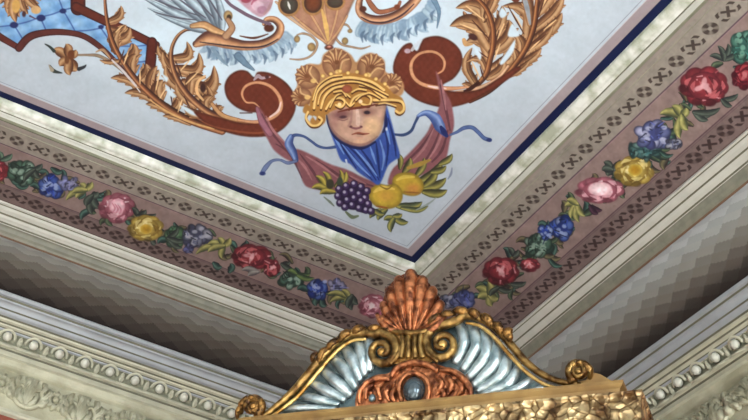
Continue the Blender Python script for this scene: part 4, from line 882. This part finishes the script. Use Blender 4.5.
# copper cartouche with a grey pearl
ca = slab('cartouche', [(357,408),(357,392),(364,381),(376,375),(389,373),(398,364),(414,360),(432,363),(442,366),(458,371),(468,380),(473,392),(472,401),(440,404),(414,406),(380,407)], -.004, .014, M_COP, mirror)
ca['label'] = 'copper cartouche holding a grey pearl at the foot of the crest'
b = MB()
T(b, [(391,377,.02),(396,369,.024),(406,364,.028),(416,362.5,.03),(428,365,.028),(438,371,.024)], [2.4,3,3,3,3,2.4], seg=10)
T(b, [(402,402,.02),(399,390,.022),(402,379,.024),(413,373,.026),(425,378,.024),(429,389,.022),(427,400,.02)], [2.2,2.6,2.6,2.6,2.6,2.2], seg=10)
T(b, [(360,404,.016),(360,392,.02),(368,382,.022),(380,378,.022),(390,380,.02)], [2,3,3.2,3,2], seg=10)
T(b, [(440,370,.02),(452,371,.022),(463,378,.022),(470,389,.02),(471,398,.016)], [2,3,3.2,3,2], seg=10)
for q in [[(392,384),(386,392),(390,402)],[(384,382),(378,389),(382,400)],[(374,384),(366,390),(366,400)],[(396,386),(392,396),(396,404)],[(436,376),(442,384),(436,396)],[(446,376),(452,385),(446,397)],[(456,380),(462,388),(456,398)],[(438,386),(444,394),(440,401)]]:
    T(b, [(q[0][0],q[0][1],.014),(q[1][0],q[1][1],.024),(q[2][0],q[2][1],.014)], [1.6,3,2.6,1.4], seg=8)
for k in range(10):
    x, y = random.choice([(random.uniform(368,394), random.uniform(384,400)), (random.uniform(436,464), random.uniform(380,398))]); b.ball(cp(x, y, .018), 2.6*PXM, 2.2*PXM, 2.6*PXM, (e, vv, wv), 8, 6)
b.build('cartouche_relief', M_COP, ca)
b = MB(); b.ball(cp(372,398,.02), 3.6*PXM, 4*PXM, 3*PXM, (e, vv, wv)); b.build('silver_boss', M_SILD, ca)
b = MB(); b.ball(cp(414,390,.02), 11*PXM, 13*PXM, 9*PXM, (e, vv, wv), 24, 16); o = b.build('pearl', M_PEARL, ca); o['label'] = 'smooth grey oval pearl'
# cornice ledge, carved frieze, frame, glass, plinth : upright, in the mirror's frame
def loc_uvw(x, y, w):                          # photo x, y on the upright plane w in front of the crest foot
    return ML @ hit(x, y, O+nv*w, nv)
def uz(x, y, w):
    q = loc_uvw(x, y, w); return q.dot(e), q.z
ul, _ = uz(240, 420, .03); ur, zt = uz(622, 386, .03)
_, z1 = uz(430, 399.5, .03); _, z2 = uz(430, 414.5, .03)
uface, _ = uz(643, 401, .05)
def lbox(mb, u0, u1, w0, w1, za, zb):
    q = []
    for z in (za, zb):
        for (u, w) in ((u0, w0), (u1, w0), (u1, w1), (u0, w1)): q.append(e*u+nv*w+Vector((0, 0, z)))
    mb.add(q, [(0,1,2,3),(7,6,5,4),(0,4,5,1),(1,5,6,2),(2,6,7,3),(3,7,4,0)])
def moulding(name, prof, ul, ur, m, depth):
    """profile (w, z) mitred round the front and both sides"""
    v = []; f = []; W0 = prof[0][0]
    for w, z in prof:
        ex = w
        for u, ww in ((ul-ex, -depth), (ul-ex, w), (ur+ex, w), (ur+ex, -depth)): v.append(e*u+nv*ww+Vector((0, 0, z)))
    N = len(prof)
    for i in range(N-1):
        for k in range(3): a = 4*i+k; f.append((a, a+1, a+5, a+4))
        a = 4*i+3; f.append((a, 4*i, 4*i+4, a+4))
    f += [(0, 1, 2, 3), (4*N-1, 4*N-2, 4*N-3, 4*N-4)]
    return obj(name, v, f, m, mirror)
hz = z1-z2
print('ledge', ul, ur, z1, z2, uface, PXM)
ml = moulding('ledge', [(.016, z2-.004), (.018, z2+.25*hz), (.024, z2+.6*hz), (.034, z2+.8*hz), (.034, z1)], ul+.03, ur-.03, M_OCH, .16); ml['label'] = 'smooth ochre gold ledge under the crest'
cf = moulding('carved_frieze', [(.02, z2-.20), (.05, z2-.19), (.05, z2-.015), (.056, z2-.008), (.056, z2), (.02, z2)], uface-.056-(uface-ul), uface-.056, M_CAR, .16); cf['label'] = 'crackled bright gold carved frieze below the ledge'
b = MB(); lbox(b, ul+.02, ul+.12, -.10, .0, .14, z2-.20); lbox(b, ur-.12, ur-.02, -.10, .0, .14, z2-.20); lbox(b, ul+.12, ur-.12, -.10, .0, z2-.30, z2-.20); lbox(b, ul+.12, ur-.12, -.10, .0, .14, .34)
b.build('frame', M_OCH, mirror, smooth=False)
b = MB(); lbox(b, ul+.10, ur-.10, -.08, -.03, .32, z2-.28); b.build('mirror_glass', M_GLASS, mirror, smooth=False)
b = MB(); lbox(b, ul-.02, ur+.02, -.14, .04, 0, .14); b.build('plinth', M_OCH, mirror, smooth=False)
b = MB(); lbox(b, ul+.10, ur-.10, -.14, -.02, z1-.05, z1+.002); b.build('crest_foot', M_OCH, mirror, smooth=False)

sd = bpy.data.lights.new('sun', 'SUN'); sd.energy = 26; sd.angle = math.radians(1); sd.color = (1, .97, .92)
so = bpy.data.objects.new('sun', sd); COL.objects.link(so); so.rotation_euler = Vector((.22, .85, -.50)).to_track_quat('-Z', 'Y').to_euler()
# ------------------------------------------------------------------ world and view
w = bpy.data.worlds.new('sky'); SC.world = w; w.use_nodes = True
w.node_tree.nodes['Background'].inputs['Color'].default_value = (.7, .8, 1, 1); w.node_tree.nodes['Background'].inputs['Strength'].default_value = .5
SC.view_settings.view_transform = 'Standard'; SC.view_settings.look = 'None'; SC.view_settings.gamma = 1
SC.view_settings.use_curve_mapping = False; SC.view_settings.exposure = 1.27
